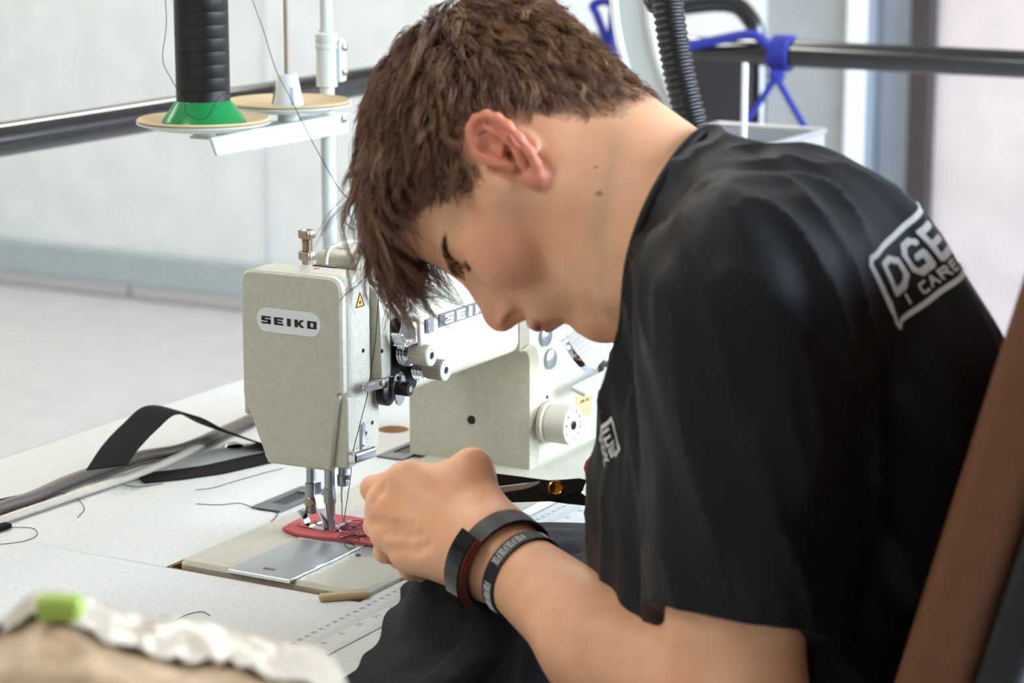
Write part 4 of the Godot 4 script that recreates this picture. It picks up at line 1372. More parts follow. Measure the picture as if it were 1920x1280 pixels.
func build_thread_stand() -> void:
	var pole := Vector3(0.37, 0, -0.25)
	var st := thing("thread_stand", "pale grey thread stand with two foam-covered spool plates on a bracket", "thread stand", pole)
	var pm: Material = mats["stand paint"]
	var g := Geo.new()
	g.tube([pole + Vector3(0, 0.0, 0), pole + Vector3(0, 0.42, 0)], 0.0078, -1, 18)
	g.tube([pole + Vector3(0, 0.42, 0), pole + Vector3(0, 0.95, 0)], 0.0065, -1, 18)
	obj("pole", g, pm, st)
	g = Geo.new()
	g.lathe([Vector2(0.03, 0), Vector2(0.03, 0.004), Vector2(0.014, 0.008), Vector2(0.012, 0.03)], at(pole), 28)
	obj("foot", g, pm, st)
	# clamp sleeve with ribs and two bolts
	var cy := 0.395
	g = Geo.new()
	g.lathe([Vector2(0.0078, cy - 0.036), Vector2(0.0112, cy - 0.035), Vector2(0.0112, cy + 0.004), Vector2(0.0122, cy + 0.005), Vector2(0.0122, cy + 0.009), Vector2(0.0110, cy + 0.010), Vector2(0.0122, cy + 0.012), Vector2(0.0118, cy + 0.020), Vector2(0.0078, cy + 0.022)], at(pole), 28)
	var cl := obj("clamp", g, pm, st)
	g = Geo.new()
	g.rbox(at(pole + Vector3(0.009, cy - 0.008, 0.010)), Vector3(0.014, 0.046, 0.012), 0.004, 3)
	obj("clamp_ear", g, pm, cl)
	for y in [cy + 0.006, cy - 0.020]:
		g = Geo.new()
		g.lathe([Vector2(0.0042, 0), Vector2(0.004, 0.003), Vector2(0, 0.004)], facing(pole + Vector3(0.009, y, 0.0155), Vector3(0.0, 0, 1)), 14)
		obj("bolt", g, mats["nickel"], cl)
	# bracket: angle profile along x
	var by := 0.330
	g = Geo.new()
	g.rbox(at(Vector3(0.262, by, -0.247)), Vector3(0.245, 0.003, 0.024), 0.001)
	g.extrude(PackedVector2Array([Vector2(0.15, by - 0.018), Vector2(0.385, by - 0.020), Vector2(0.385, by + 0.0015), Vector2(0.14, by + 0.0015)]), 0.003, at(Vector3(0, 0, -0.236)), 0.0008)
	obj("bracket", g, pm, st)
	g = Geo.new()
	g.lathe([Vector2(0.0045, 0), Vector2(0.0042, 0.003), Vector2(0, 0.0042)], facing(Vector3(0.374, by - 0.004, -0.233), Vector3(0, 0, 1)), 14)
	obj("bolt", g, mats["nickel"], st)
	for c in [Vector3(0.152, 0.3385, -0.25), Vector3(0.297, 0.3425, -0.25)]:
		g = Geo.new()
		var low: float = 0.3315 - c.y
		g.lathe([Vector2(0.0, low), Vector2(0.011, low), Vector2(0.011, -0.001)], at(c), 20)
		obj("stem", g, pm, st)
		g = Geo.new()
		g.lathe([Vector2(0.0, 0.0), Vector2(0.05, 0.0), Vector2(0.0655, 0.005), Vector2(0.066, 0.0065), Vector2(0.0648, 0.0068), Vector2(0.05, 0.0016), Vector2(0, 0.0016)], at(c), 56)
		var pl := obj("spool_plate", g, pm, st)
		g = Geo.new()
		g.lathe([Vector2(0.0, 0.0018), Vector2(0.05, 0.0020), Vector2(0.0640, 0.0068), Vector2(0.0655, 0.0085), Vector2(0.0635, 0.0102), Vector2(0.05, 0.0052), Vector2(0, 0.005)], at(c), 56)
		obj("foam_pad", g, mats["foam"], pl)
		g = Geo.new()
		var py: float = c.y + 0.028
		g.tube([Vector3(c.x, c.y, c.z), Vector3(c.x, c.y + 0.19, c.z)], 0.0032, 0.003, 12)
		obj("spindle", g, mat("spindle paint", Color(0.62, 0.58, 0.50), 0.4), st)
	# slotted cone adapter on the empty spindle
	var e := Vector3(0.297, 0.3475, -0.25)
	g = Geo.new()
	g.lathe([Vector2(0.0165, 0), Vector2(0.0155, 0.004), Vector2(0.0105, 0.030), Vector2(0.009, 0.0315), Vector2(0.0, 0.0315)], at(e), 28)
	var ca := obj("cone_adapter", g, pm, st)
	for a in [2.2, 0.4, 3.9]:
		g = Geo.new()
		var d := Vector3(cos(a), 0, sin(a))
		g.band([e + d * 0.0162 + Vector3(0, 0.001, 0), e + d * 0.0128 + Vector3(0, 0.019, 0)], [d.cross(Vector3.UP)], 0.003, 0.001)
		obj("slot", g, mats["steel grey"], ca)
	# black thread cone on a green foot
	var b := Vector3(0.152, 0.3442, -0.25)
	var co := thing("thread_cone", "tall cone of shiny black thread on a green plastic foot", "thread cone", b)
	g = Geo.new()
	g.lathe([Vector2(0.0, 0.0), Vector2(0.0405, 0.0), Vector2(0.0415, 0.0012), Vector2(0.040, 0.004), Vector2(0.034, 0.0115), Vector2(0.0285, 0.0195), Vector2(0.0255, 0.0225), Vector2(0.012, 0.023)], at(b), 48)
	obj("cone_foot", g, mats["green plastic"], co)
	g = Geo.new()
	var pf := [Vector2(0.0, 0.0195), Vector2(0.0235, 0.0196)]
	for k in 12:
		var y := 0.0196 + k * 0.0128
		pf.append(Vector2(0.02645, y + 0.0003))
		pf.append(Vector2(0.02640, y + 0.0122))
		pf.append(Vector2(0.02600, y + 0.0125))
	pf.append(Vector2(0.0, 0.0196 + 12 * 0.0128))
	g.lathe(pf, at(b), 56)
	obj("thread_winding", g, mats["black thread"], co)

# ---------------------------------------------------------------- person: smooth distance fields meshed as surface nets

class Prim:
	var kind := 0          # 0 tapered capsule, 1 ellipsoid, 2 half space
	var a := Vector3.ZERO
	var ba := Vector3.ZERO
	var ib := 0.0
	var ra := 0.0
	var dr := 0.0
	var inv := Basis()
	var ir := Vector3.ONE
	var ir2 := Vector3.ONE
	var k := 0.01
	var sub := false
	func dist(p: Vector3) -> float:
		if kind == 0:
			var pa := p - a
			var h := clampf(pa.dot(ba) * ib, 0.0, 1.0)
			return (pa - ba * h).length() - (ra + dr * h)
		if kind == 1:
			var q := inv * (p - a)
			var k0 := (q * ir).length()
			var k1 := (q * ir2).length()
			if k1 < 1e-6: return -1.0 / ir.x
			return k0 * (k0 - 1.0) / k1
		return (p - a).dot(ba)

func cap(a: Vector3, b: Vector3, ra: float, rb: float, k := 0.012, sub := false) -> Prim:
	var q := Prim.new()
	q.a = a
	q.ba = b - a
	q.ib = 1.0 / maxf(q.ba.length_squared(), 1e-9)
	q.ra = ra
	q.dr = rb - ra
	q.k = k
	q.sub = sub
	return q

func ell(c: Vector3, r: Vector3, basis := Basis(), k := 0.012, sub := false) -> Prim:
	var q := Prim.new()
	q.kind = 1
	q.a = c
	q.inv = basis.transposed()
	q.ir = Vector3(1 / r.x, 1 / r.y, 1 / r.z)
	q.ir2 = q.ir * q.ir
	q.k = k
	q.sub = sub
	return q

func half_space(p: Vector3, n: Vector3, k := 0.003) -> Prim:   # keeps the side that n points to
	var q := Prim.new()
	q.kind = 2
	q.a = p
	q.ba = n.normalized()
	q.k = k
	q.sub = true
	return q

var fold_noise: FastNoiseLite
var fold_amp := 0.0
var fold_dir := Vector3(0.05, -0.88, 0.47).normalized()

func ev(list: Array, p: Vector3) -> float:
	var d := 1.0
	var fd := fold_amp * fold(p) if fold_amp > 0.0 else 0.0
	for q: Prim in list:
		var e: float
		if q.kind == 0:
			var pa := p - q.a
			var hh := clampf(pa.dot(q.ba) * q.ib, 0.0, 1.0)
			e = (pa - q.ba * hh).length() - (q.ra + q.dr * hh)
		else:
			e = q.dist(p)
		var k := q.k
		if q.sub:
			var h := maxf(k - absf(-d - e), 0.0)
			d = maxf(d, -e) + h * h * 0.25 / k
		else:
			e += fd
			var h := maxf(k - absf(d - e), 0.0)
			d = minf(d, e) - h * h * 0.25 / k
	return d

func fold(p: Vector3) -> float:
	var q := p - fold_dir * (p.dot(fold_dir) * 0.84)
	return absf(fold_noise.get_noise_3dv(q)) * 2.0 - 0.5

func shrunk(b: AABB, m: float) -> AABB:
	return b.grow(-m) if b.size[b.get_shortest_axis_index()] > m * 2.0 else AABB(b.position - Vector3.ONE * 50, Vector3.ZERO)

func surf(g: Geo, prims: Array, lo: Vector3, hi: Vector3, h: float, skips: Array, paint: Callable) -> void:
	var bs := 5
	var nb := Vector3i(ceili((hi.x - lo.x) / (h * bs)), ceili((hi.y - lo.y) / (h * bs)), ceili((hi.z - lo.z) / (h * bs)))
	var nc := nb * bs
	var sy := nc.x + 1
	var sz := sy * (nc.y + 1)
	var vals := PackedFloat32Array()
	vals.resize(sz * (nc.z + 1))
	vals.fill(9.0)
	var ids := PackedInt32Array()
	ids.resize(vals.size())
	ids.fill(-1)
	var reach := h * bs * 0.866 * 1.15 + fold_amp * 2.5 + 0.001
	var blocks := []
	for bz in nb.z:
		for by in nb.y:
			for bx in nb.x:
				var o := Vector3i(bx, by, bz) * bs
				var c := lo + (Vector3(o) + Vector3.ONE * bs * 0.5) * h
				var inside := false
				for s: AABB in skips:
					if shrunk(s, bs * h * 0.5 + h * 1.5).has_point(c):
						inside = true
						break
				if inside: continue
				var d := ev(prims, c)
				if absf(d) > reach: continue
				var near := []
				for q: Prim in prims:
					var e := q.dist(c)
					if q.sub:
						if e < reach + q.k + 0.004: near.append(q)
					elif e < d + 2.0 * reach + q.k: near.append(q)
				for k in bs + 1:
					for j in bs + 1:
						var row := o.x + (o.y + j) * sy + (o.z + k) * sz
						for i in bs + 1:
							if vals[row + i] > 8.0:
								vals[row + i] = ev(near, lo + Vector3(o.x + i, o.y + j, o.z + k) * h)
				blocks.append([o, near])
	var corner := PackedInt32Array([0, 1, sy, sy + 1, sz, sz + 1, sz + sy, sz + sy + 1])
	var co := [Vector3(0, 0, 0), Vector3(1, 0, 0), Vector3(0, 1, 0), Vector3(1, 1, 0), Vector3(0, 0, 1), Vector3(1, 0, 1), Vector3(0, 1, 1), Vector3(1, 1, 1)]
	var edges := [0, 1, 2, 3, 4, 5, 6, 7, 0, 2, 1, 3, 4, 6, 5, 7, 0, 4, 1, 5, 2, 6, 3, 7]
	var made := []
	for b in blocks:
		var o: Vector3i = b[0]
		var near: Array = b[1]
		for k in bs:
			for j in bs:
				for i in bs:
					var id := o.x + i + (o.y + j) * sy + (o.z + k) * sz
					var neg := 0
					for c in 8:
						if vals[id + corner[c]] < 0.0: neg += 1
					if neg == 0 or neg == 8: continue
					var cell := lo + Vector3(o.x + i, o.y + j, o.z + k) * h
					var skip := false
					for s: AABB in skips:
						if shrunk(s, h * 1.5).has_point(cell + Vector3.ONE * h * 0.5): skip = true
					if skip: continue
					var sum := Vector3.ZERO
					var cnt := 0
					for e in 12:
						var a: int = edges[e * 2]
						var z: int = edges[e * 2 + 1]
						var va := vals[id + corner[a]]
						var vz := vals[id + corner[z]]
						if (va < 0.0) != (vz < 0.0):
							sum += co[a].lerp(co[z], va / (va - vz))
							cnt += 1
					var p := cell + sum * (h / cnt)
					var t := 0.0004
					var d0 := ev(near, p)
					var gr := Vector3(ev(near, p + Vector3(t, 0, 0)) - d0, ev(near, p + Vector3(0, t, 0)) - d0, ev(near, p + Vector3(0, 0, t)) - d0) / t
					var gl := gr.length()
					if gl > 0.05:
						p -= gr * clampf(d0 / (gl * gl), -h * 0.4, h * 0.4)
						gr /= gl
					for s: AABB in skips:
						if s.has_point(p): p -= gr * 0.0003
					ids[id] = g.pt(p, gr, Vector2.ZERO, paint.call(p, gr))
					made.append(id)
	for id in made:
		var v0 := vals[id] < 0.0
		for ax in 3:
			var st := 1 if ax == 0 else (sy if ax == 1 else sz)
			if (vals[id + st] < 0.0) == v0: continue
			var u := sy if ax == 0 else (sz if ax == 1 else 1)
			var w := sz if ax == 0 else (1 if ax == 1 else sy)
			if id - u - w < 0: continue
			var a := ids[id]
			var b2 := ids[id - u]
			var c2 := ids[id - u - w]
			var d2 := ids[id - w]
			if b2 < 0 or c2 < 0 or d2 < 0: continue
			g.quad(a, b2, c2, d2)

# head frame
var hb := Basis(Vector3(-0.95499, 0.24148, 0.17241), Vector3(-0.09361, 0.30287, -0.94846), Vector3(-0.28125, -0.92190, -0.26664))
var ht := Vector3(-0.213, 0.375, 0.327)

func hl(x: float, y: float, z: float) -> Vector3:   # head millimetres (left, up, forward) to the room
	return ht + hb * (Vector3(x, y, z) * 0.001)

func to_head(p: Vector3) -> Vector3:
	return hb.transposed() * (p - ht) * 1000.0

func hcap(a: Array, b: Array, ra: float, rb: float, k := 8.0, sub := false) -> Array:
	var o := [cap(hl(a[0], a[1], a[2]), hl(b[0], b[1], b[2]), ra * 0.001, rb * 0.001, k * 0.001, sub)]
	if absf(a[0]) > 0.01 or absf(b[0]) > 0.01:
		o.append(cap(hl(-a[0], a[1], a[2]), hl(-b[0], b[1], b[2]), ra * 0.001, rb * 0.001, k * 0.001, sub))
	return o

func hell(c: Array, r: Array, k := 8.0, sub := false, tilt := Vector3.ZERO) -> Array:
	var rr := Vector3(r[0], r[1], r[2]) * 0.001
	var o := [ell(hl(c[0], c[1], c[2]), rr, hb * Basis.from_euler(tilt), k * 0.001, sub)]
	if absf(c[0]) > 0.01:
		o.append(ell(hl(-c[0], c[1], c[2]), rr, hb * Basis.from_euler(Vector3(tilt.x, -tilt.y, -tilt.z)), k * 0.001, sub))
	return o

# joints of the body
var neck0 := Vector3(-0.222, 0.346, 0.446)
var sh_l: Vector3
var el_l: Vector3
var wr_l: Vector3
var fa_l: Vector3
var sh_r := Vector3(-0.055, 0.268, 0.455)
var el_r := Vector3(0.085, 0.05, 0.44)
var wr_r: Vector3

func head_prims() -> Array:
	var a := []
	a += hell([0, 50, -12], [75, 82, 99], 10)                 # cranium
	a += hell([0, 58, 30], [63, 56, 58], 18)                  # forehead
	a += hell([0, -2, 40], [60, 60, 50], 18)                  # mid face
	a += hcap([56, -4, 12], [50, -58, 10], 15, 13, 22)        # ramus
	a += hcap([50, -60, 12], [14, -84, 74], 13, 13, 20)       # jaw line
	a += hell([0, -52, 45], [46, 38, 44], 22)                 # lower face
	a += hell([0, -80, 83], [19, 15, 13.5], 14)               # chin
	a += hell([41, -9, 59], [24, 29, 26], 14)                # cheek
	a += hcap([62, 4, 20], [48, 6, 58], 9, 10, 18)            # cheek bone
	a += hcap([44, 34, 66], [10, 33, 84], 8, 7, 12)           # brow
	a += hell([0, -44, 80], [30, 24, 22], 14)                 # muzzle
	a += hell([33, 17, 88], [14, 8.5, 13], 9, true)           # eye socket
	a += hell([31, 14.5, 69], [15, 13, 13.5], 5)              # lids over the eyeball
	a += hcap([47, 17, 70], [28, 20, 82], 0.7, 0.7, 3.0, true)  # lid crease
	a += hcap([44, 11.5, 76], [21, 10.5, 85], 0.9, 0.9, 2.0, true) # lid slit
	a += hcap([0, 26, 85], [0, -4, 107], 6.5, 8.0, 9)         # nose bridge
	a += hell([0, -11.5, 108.5], [9.2, 9, 10], 8)                # nose tip
	a += hell([7, -3, 90], [9, 22, 13], 9)                    # flanks of the nose
	a += hell([0, 14, 82], [12, 24, 12], 9)
	a += hell([11.5, -17, 101], [6.2, 7, 10], 7)              # wings
	a += hcap([0, -16, 110], [0, -25, 100], 4.5, 5, 5)        # columella
	a += hell([11.5, -22.5, 106], [4.2, 4.6, 6.5], 2.0, true) # nostrils
	a += hcap([21, -42.5, 90], [6, -38.5, 101], 4, 5.5, 6)    # upper lip
	a += hcap([6, -38.5, 100.6], [0, -39.5, 101.2], 5.4, 5.2, 4)
	a += hcap([19, -47, 90], [0, -50, 98.5], 4, 5.8, 5)       # lower lip
	a += hcap([22.5, -43.8, 93], [0, -44.2, 107], 0.7, 1.3, 2.2, true) # mouth line
	a += hcap([14, -60, 96], [0, -59.5, 103], 4.5, 4.5, 9, true)   # below the lip
	# neck
	a.append(cap(hl(0, -18, -34), neck0, 0.056, 0.063, 0.03))
	a.append(cap(hl(0, -62, 22), neck0 + Vector3(0, -0.02, -0.02), 0.034, 0.046, 0.035))
	a.append(cap(hl(46, -12, -28), neck0 + Vector3(-0.045, -0.035, -0.025), 0.014, 0.014, 0.03))
	# ears
	a += ear_prims()
	return a

func ear_prims() -> Array:
	var a := []
	var rim := [[74, 5, 1], [77, 15, 1], [79, 24.5, 0], [81, 32, -6], [82.5, 34.6, -12.6], [84, 33, -20], [86, 26, -25.4], [88, 16.5, -26.2], [88, 7, -24], [86.5, -4, -18.8], [83, -13.4, -12.7], [79, -20, -6.3], [76, -25, 0.5], [73, -25.5, 5]]
	a += hell([75.5, 8, -9], [4.0, 24, 15], 5, false, Vector3(0.42, 0.30, 0))
	for i in rim.size() - 1:
		var r := 2.6 if i < 9 else 2.9
		a += hcap(rim[i], rim[i + 1], r, r, 5.0)
	a += hell([74, -20, 3], [4.0, 9, 6.5], 5, false, Vector3(0.3, 0.2, 0))      # lobe
	a += hell([80, 19, -8], [5, 9, 8], 4, true)                                 # upper hollow
	a += hell([83, 4, -7], [9, 9.5, 6.5], 4, true, Vector3(0.35, 0, 0))          # bowl
	a += hcap([84, 24, -17], [84, 16, -17], 2.2, 2.6, 4)                        # inner ridge
	a += hcap([84, 16, -17], [82.5, 6, -15], 2.6, 2.6, 4)
	a += hcap([82.5, 6, -15], [79, -4, -9.5], 2.6, 2.6, 4)
	a += hcap([79, -4, -9.5], [76.5, -11, -1.5], 2.6, 2.6, 4)
	a += hcap([76, 8, 0], [78, 8, -8], 2.0, 1.6, 3)                             # root of the rim
	a += hell([75, -1, 2.5], [3.5, 5, 3.5], 3)                                   # tragus
	a += hell([74.5, -2.5, -2.5], [6, 4.5, 2.4], 1.5, true)                      # ear canal
	return a

func torso_prims(inset: float) -> Array:
	var a := []
	var i := inset
	var lean := Basis(Vector3.RIGHT, -0.35)
	a.append(ell(Vector3(-0.18, -0.19, 0.45), Vector3(0.17 - i, 0.13 - i, 0.12 - i), Basis(), 0.05))
	a.append(ell(Vector3(-0.19, -0.02, 0.495), Vector3(0.140 - i, 0.17 - i, 0.118 - i), Basis(), 0.06))
	a.append(ell(Vector3(-0.200, 0.115, 0.518), Vector3(0.138 - i, 0.165 - i, 0.130 - i), Basis(), 0.06))
	a.append(cap(px(1252, 560, 1.69), px(1228, 730, 1.70), 0.022 - i * 0.5, 0.03 - i, 0.02))
	a.append(ell(px(1284, 835, 1.72), Vector3(0.056 - i, 0.085 - i, 0.056 - i), Basis(), 0.06))
	a.append(ell(Vector3(-0.235, 0.245, 0.545), Vector3(0.128 - i, 0.11 - i, 0.092 - i), lean, 0.05))
	var sp := [Vector3(-0.232, 0.352, 0.500), Vector3(-0.234, 0.350, 0.530), Vector3(-0.234, 0.340, 0.556), Vector3(-0.234, 0.314, 0.592), Vector3(-0.232, 0.262, 0.630), Vector3(-0.228, 0.15, 0.632)]
	for k in 5: a.append(cap(sp[k], sp[k + 1], 0.05 - i, 0.05 - i, 0.04))
	a.append(cap(sh_l + Vector3(0.03, -0.005, -0.01), sh_r + Vector3(-0.03, -0.005, -0.01), 0.064 - i, 0.058 - i, 0.05))
	a.append(cap(neck0 + Vector3(0.012, -0.012, 0.015), sh_l + Vector3(0.02, 0.004, -0.01), 0.060 - i * 0.8, 0.052 - i, 0.04))
	a.append(cap(neck0 + Vector3(0.02, -0.012, 0.015), sh_r + Vector3(-0.02, 0.004, -0.01), 0.055 - i * 0.8, 0.052 - i, 0.04))
	return a

func arm_prims() -> Array:
	var a := []
	a.append(cap(sh_l, el_l, 0.047, 0.047, 0.03))
	a.append(cap(el_l, fa_l, 0.046, 0.0415, 0.02))
	a.append(cap(fa_l, wr_l, 0.0405, 0.0285, 0.03))
	a.append(cap(sh_r, el_r, 0.052, 0.043, 0.03))
	a.append(cap(el_r, wr_r, 0.044, 0.028, 0.02))
	return a

func chain(pts: Array, radii: Array, k := 0.006) -> Array:
	var a := []
	for i in pts.size() - 1:
		a.append(cap(pts[i], pts[i + 1], radii[i] * 0.001, radii[i + 1] * 0.001, k))
	return a

func hand_l_prims() -> Array:
	var a := []
	var w := wr_l
	var mi := px(758, 899, 1.862)
	var mm := px(722, 942, 1.872)
	var mr := px(728, 1000, 1.868)
	var mp := px(768, 1042, 1.850)
	# palm
	a += chain([w.lerp(mi, 0.10) , mi], [24, 12.5], 0.022)
	a += chain([w.lerp(mm, 0.10), mm], [25, 13], 0.022)
	a += chain([w.lerp(mr, 0.08), mr], [24, 12], 0.022)
	a += chain([w.lerp(mp, 0.08), mp], [22, 11], 0.022)
	a.append(cap(w.lerp(mm, 0.25) + cam_F * 0.012, mm.lerp(mr, 0.5) + cam_F * 0.016, 0.018, 0.014, 0.02))
	# fingers curl away behind the knuckles
	a += chain([mi, px(700, 916, 1.888), px(718, 958, 1.918), px(752, 985, 1.925)], [11.8, 9.4, 8.6, 7.6], 0.006)
	a += chain([mm, px(706, 985, 1.905), px(738, 1008, 1.932), px(772, 1004, 1.936)], [12.2, 9.6, 8.8, 7.8], 0.005)
	a += chain([mr, px(724, 1032, 1.895), px(752, 1046, 1.922), px(786, 1036, 1.928)], [11.6, 9.2, 8.4, 7.6], 0.005)
	a += chain([mp, px(770, 1066, 1.875), px(792, 1070, 1.898), px(815, 1056, 1.905)], [10.4, 8.3, 7.6, 6.8], 0.005)
	# thumb and its muscle
	a += chain([w.lerp(px(915, 950, 1.83), 0.5), px(886, 878, 1.848), px(845, 897, 1.885), px(795, 925, 1.918)], [19, 11.4, 10.4, 8.8], 0.02)
	a += chain([px(868, 912, 1.845), px(790, 903, 1.862)], [15, 12.5], 0.016)
	# skin folds between the bent fingers
	for q in [[[700, 979], [745, 987], [772, 986]], [[721, 999], [766, 1005], [790, 1002]], [[732, 1030], [780, 1030], [802, 1022]], [[702, 940], [714, 922], [720, 908]]]:
		var f := []
		for e in q: f.append(march(a, e[0], e[1]))
		for i in 2: a.append(cap(f[i] - cam_F * 0.0008, f[i + 1] - cam_F * 0.0008, 0.0022 - i * 0.0004, 0.0018 - i * 0.001, 0.008, true))
	# knuckle tendons
	a += chain([w.lerp(mm, 0.35) - cam_F * 0.018, mm - cam_F * 0.006], [4, 6], 0.014)
	a += chain([w.lerp(mi, 0.35) - cam_F * 0.015, mi - cam_F * 0.005], [4, 6], 0.014)
	a += chain([w.lerp(mr, 0.35) - cam_F * 0.015, mr - cam_F * 0.005], [4, 5.5], 0.014)
	a += chain([w.lerp(mp, 0.35) - cam_F * 0.013, mp - cam_F * 0.004], [4, 5], 0.014)
	return a

func hand_r_prims() -> Array:
	var a := []
	var c := px(1255, 925, 1.985)
	var w := wr_r
	var f := (c - w).normalized()
	var s := f.cross(cam_F).normalized()
	a += chain([w, c], [27, 20], 0.02)
	for k in 4:
		var o := s * (0.026 - k * 0.017)
		var m := c + o
		a += chain([w.lerp(m, 0.2), m], [20, 12], 0.02)
		a += chain([m, m + f * 0.026 + cam_F * 0.016, m + f * 0.018 + cam_F * 0.036, m - f * 0.004 + cam_F * 0.038], [11.5, 9.4, 8.4, 7.6], 0.008)
	a += chain([w.lerp(c, 0.3), c + s * 0.036 - cam_F * 0.006, c + s * 0.038 + f * 0.024 + cam_F * 0.01, c + s * 0.026 + f * 0.044 + cam_F * 0.02], [18, 12, 10.4, 8.8], 0.012)
	return a

var hair_poly := PackedVector2Array([Vector2(84, 84), Vector2(66, 72), Vector2(50, 55), Vector2(35, 44), Vector2(29, 28), Vector2(24, 16), Vector2(14, 18), Vector2(8, 30), Vector2(-4, 42), Vector2(-20, 42), Vector2(-31, 30), Vector2(-39, 4), Vector2(-40, -17), Vector2(-49, -36), Vector2(-58, -56), Vector2(-75, -64), Vector2(-150, -64), Vector2(-150, 180), Vector2(110, 180)])

func in_hair(l: Vector3, slack := 0.0) -> bool:
	return Geometry2D.is_point_in_polygon(Vector2(l.z, l.y - slack), hair_poly) and l.z > -150

var moles := [Vector3(60, -59, -20), Vector3(60, -70, -4)]
var tone: FastNoiseLite

func skin(p: Vector3, _n: Vector3) -> Color:
	var t := tone.get_noise_3dv(p * 1.0)
	var c := Color(0.905 + t * 0.03, 0.675 + t * 0.045, 0.515 + t * 0.05)
	var l := to_head(p)
	if l.length() < 190.0:
		var ax := absf(l.x)
		# ruddy cheeks, nose, lips; ear red partly light shining through, put into the colour
		var red := exp(-((Vector3(ax, l.y, l.z) - Vector3(48, -14, 58)) / 26.0).length_squared()) * 0.55
		red += exp(-((l - Vector3(0, -12, 112)) / 15.0).length_squared()) * 0.7
		if ax > 70.0 and l.z > -34 and l.z < 12 and l.y > -34 and l.y < 42: red += clampf((ax - 70.0) / 6.0, 0, 1) * 1.0
		c = c.lerp(Color(0.85, 0.48, 0.38), clampf(red, 0, 1) * 0.7)
		var lip := exp(-pow((l.y + 44.5) / 6.0, 2)) * smoothstep(90.0, 96.0, l.z) * (1.0 - smoothstep(16.0, 24.0, ax))
		c = c.lerp(Color(0.66, 0.36, 0.33), lip * 0.75)
		for m in moles:
			if Vector2(l.y - m.y, l.z - m.z).length() < 1.5 and l.x > 20: c = Color(0.62, 0.39, 0.26)
		# cropped hair on the scalp
		var hm := 0.0
		for e in 5:
			if in_hair(l, -1.0 + e * 6.0 + 6.0 * tone.get_noise_3dv(p * 6.0)): hm += 0.2
		c = c.lerp(Color(0.33, 0.22, 0.155), hm)
	return c.srgb_to_linear()

func plain_white(_p: Vector3, _n: Vector3) -> Color:
	return Color.WHITE

func around(pts: Array, m: float) -> AABB:
	var b := AABB(pts[0], Vector3.ZERO)
	for p in pts: b = b.expand(p)
	return b.grow(m)

func build_person() -> void:
	tone = FastNoiseLite.new()
	tone.seed = 3
	tone.frequency = 28.0
	tone.fractal_octaves = 3
	fold_noise = FastNoiseLite.new()
	fold_noise.seed = 8
	fold_noise.frequency = 14.0
	fold_noise.fractal_octaves = 2
	fold_noise.fractal_gain = 0.45
	sh_l = px(1410, 560, 1.56)
	el_l = px(1372, 1315, 1.60)
	fa_l = px(1140, 1208, 1.70)
	wr_l = px(940, 1045, 1.80)
	wr_r = px(1355, 965, 1.975)
	var man := thing("person", "young man in a black T-shirt bending over the sewing table with both hands raised", "person", Vector3(-0.19, -0.29, 0.5))
	var heads := head_prims()
	var arms := arm_prims()
	var left := hand_l_prims()
	var right := hand_r_prims()
	var arm_l := arms.slice(0, 3)
	var all := heads + torso_prims(0.016) + arms.slice(3) + right
	# legs: seated thighs and shins, hidden under the table
	for s in [-1, 1]:
		var hip := Vector3(-0.18 + s * 0.085, -0.20, 0.43)
		var knee := Vector3(-0.18 + s * 0.12, -0.19, 0.04)
		all.append(cap(hip, knee, 0.075, 0.055, 0.04))
		all.append(cap(knee, Vector3(-0.18 + s * 0.12, -0.66, 0.02), 0.055, 0.038, 0.03))
		all.append(cap(Vector3(-0.18 + s * 0.12, -0.71, 0.04), Vector3(-0.18 + s * 0.13, -0.715, -0.12), 0.036, 0.03, 0.03))
	var hbox := around([hl(80, 140, 0), hl(-80, 140, 0), hl(0, 60, 100), hl(0, 60, -115), hl(0, -95, 85), hl(0, -12, 122), hl(60, -60, -30), hl(-60, -60, -30)], 0.012)
	var ebox := around([hl(84, 35, -13), hl(84, -28, 6), hl(88, 20, -27), hl(78, 5, 8)], 0.008)
	var lbox := around([px(690, 900, 1.9), px(720, 1030, 1.93), px(770, 1070, 1.9), px(887, 850, 1.84), px(930, 1010, 1.80), px(860, 1080, 1.82), px(700, 920, 1.87), el_l + Vector3(0, -0.04, 0), el_l + Vector3(-0.04, 0, 0.04), fa_l, sh_l + Vector3(0.01, 0.01, 0.01)], 0.022)
	var rbox := around([px(1255, 925, 1.985), px(1205, 885, 2.0), px(1290, 965, 2.02)], 0.05)
	var g := Geo.new()
	g.use_c = true
	surf(g, heads, ebox.position, ebox.end, 0.0012, [], skin)
	surf(g, heads + torso_prims(0.016), hbox.position, hbox.end, 0.0026, [ebox], skin)
	surf(g, arm_l + left, lbox.position, lbox.end, 0.0026, [], skin)
	surf(g, right + arms, rbox.position, rbox.end, 0.003, [], skin)
	surf(g, all, Vector3(-0.47, -0.75, -0.17), Vector3(0.17, 0.50, 0.72), 0.0088, [hbox, rbox], skin)
	obj("body", g, mats["skin"], man)
	build_shirt(man)
	build_trousers(man)
	build_hair(man)
	build_wrist()

func shirt_prims() -> Array:
	var a := torso_prims(0.0)
	var hem := px(1370, 1158, 1.59)
	var low := hem + (hem - sh_l).normalized() * 0.03
	a.append(cap(sh_l + Vector3(0.0, 0.0, 0.0), low, 0.066, 0.0575, 0.045))
	var out_r := sh_r.lerp(el_r, 0.75)
	a.append(cap(sh_r, out_r, 0.064, 0.056, 0.045))
	# open collar, sleeve ends, hem
	a.append(half_space(Vector3(-0.2, 0.398, 0.452), Vector3(0.06, -0.27, 0.96)))
	return a

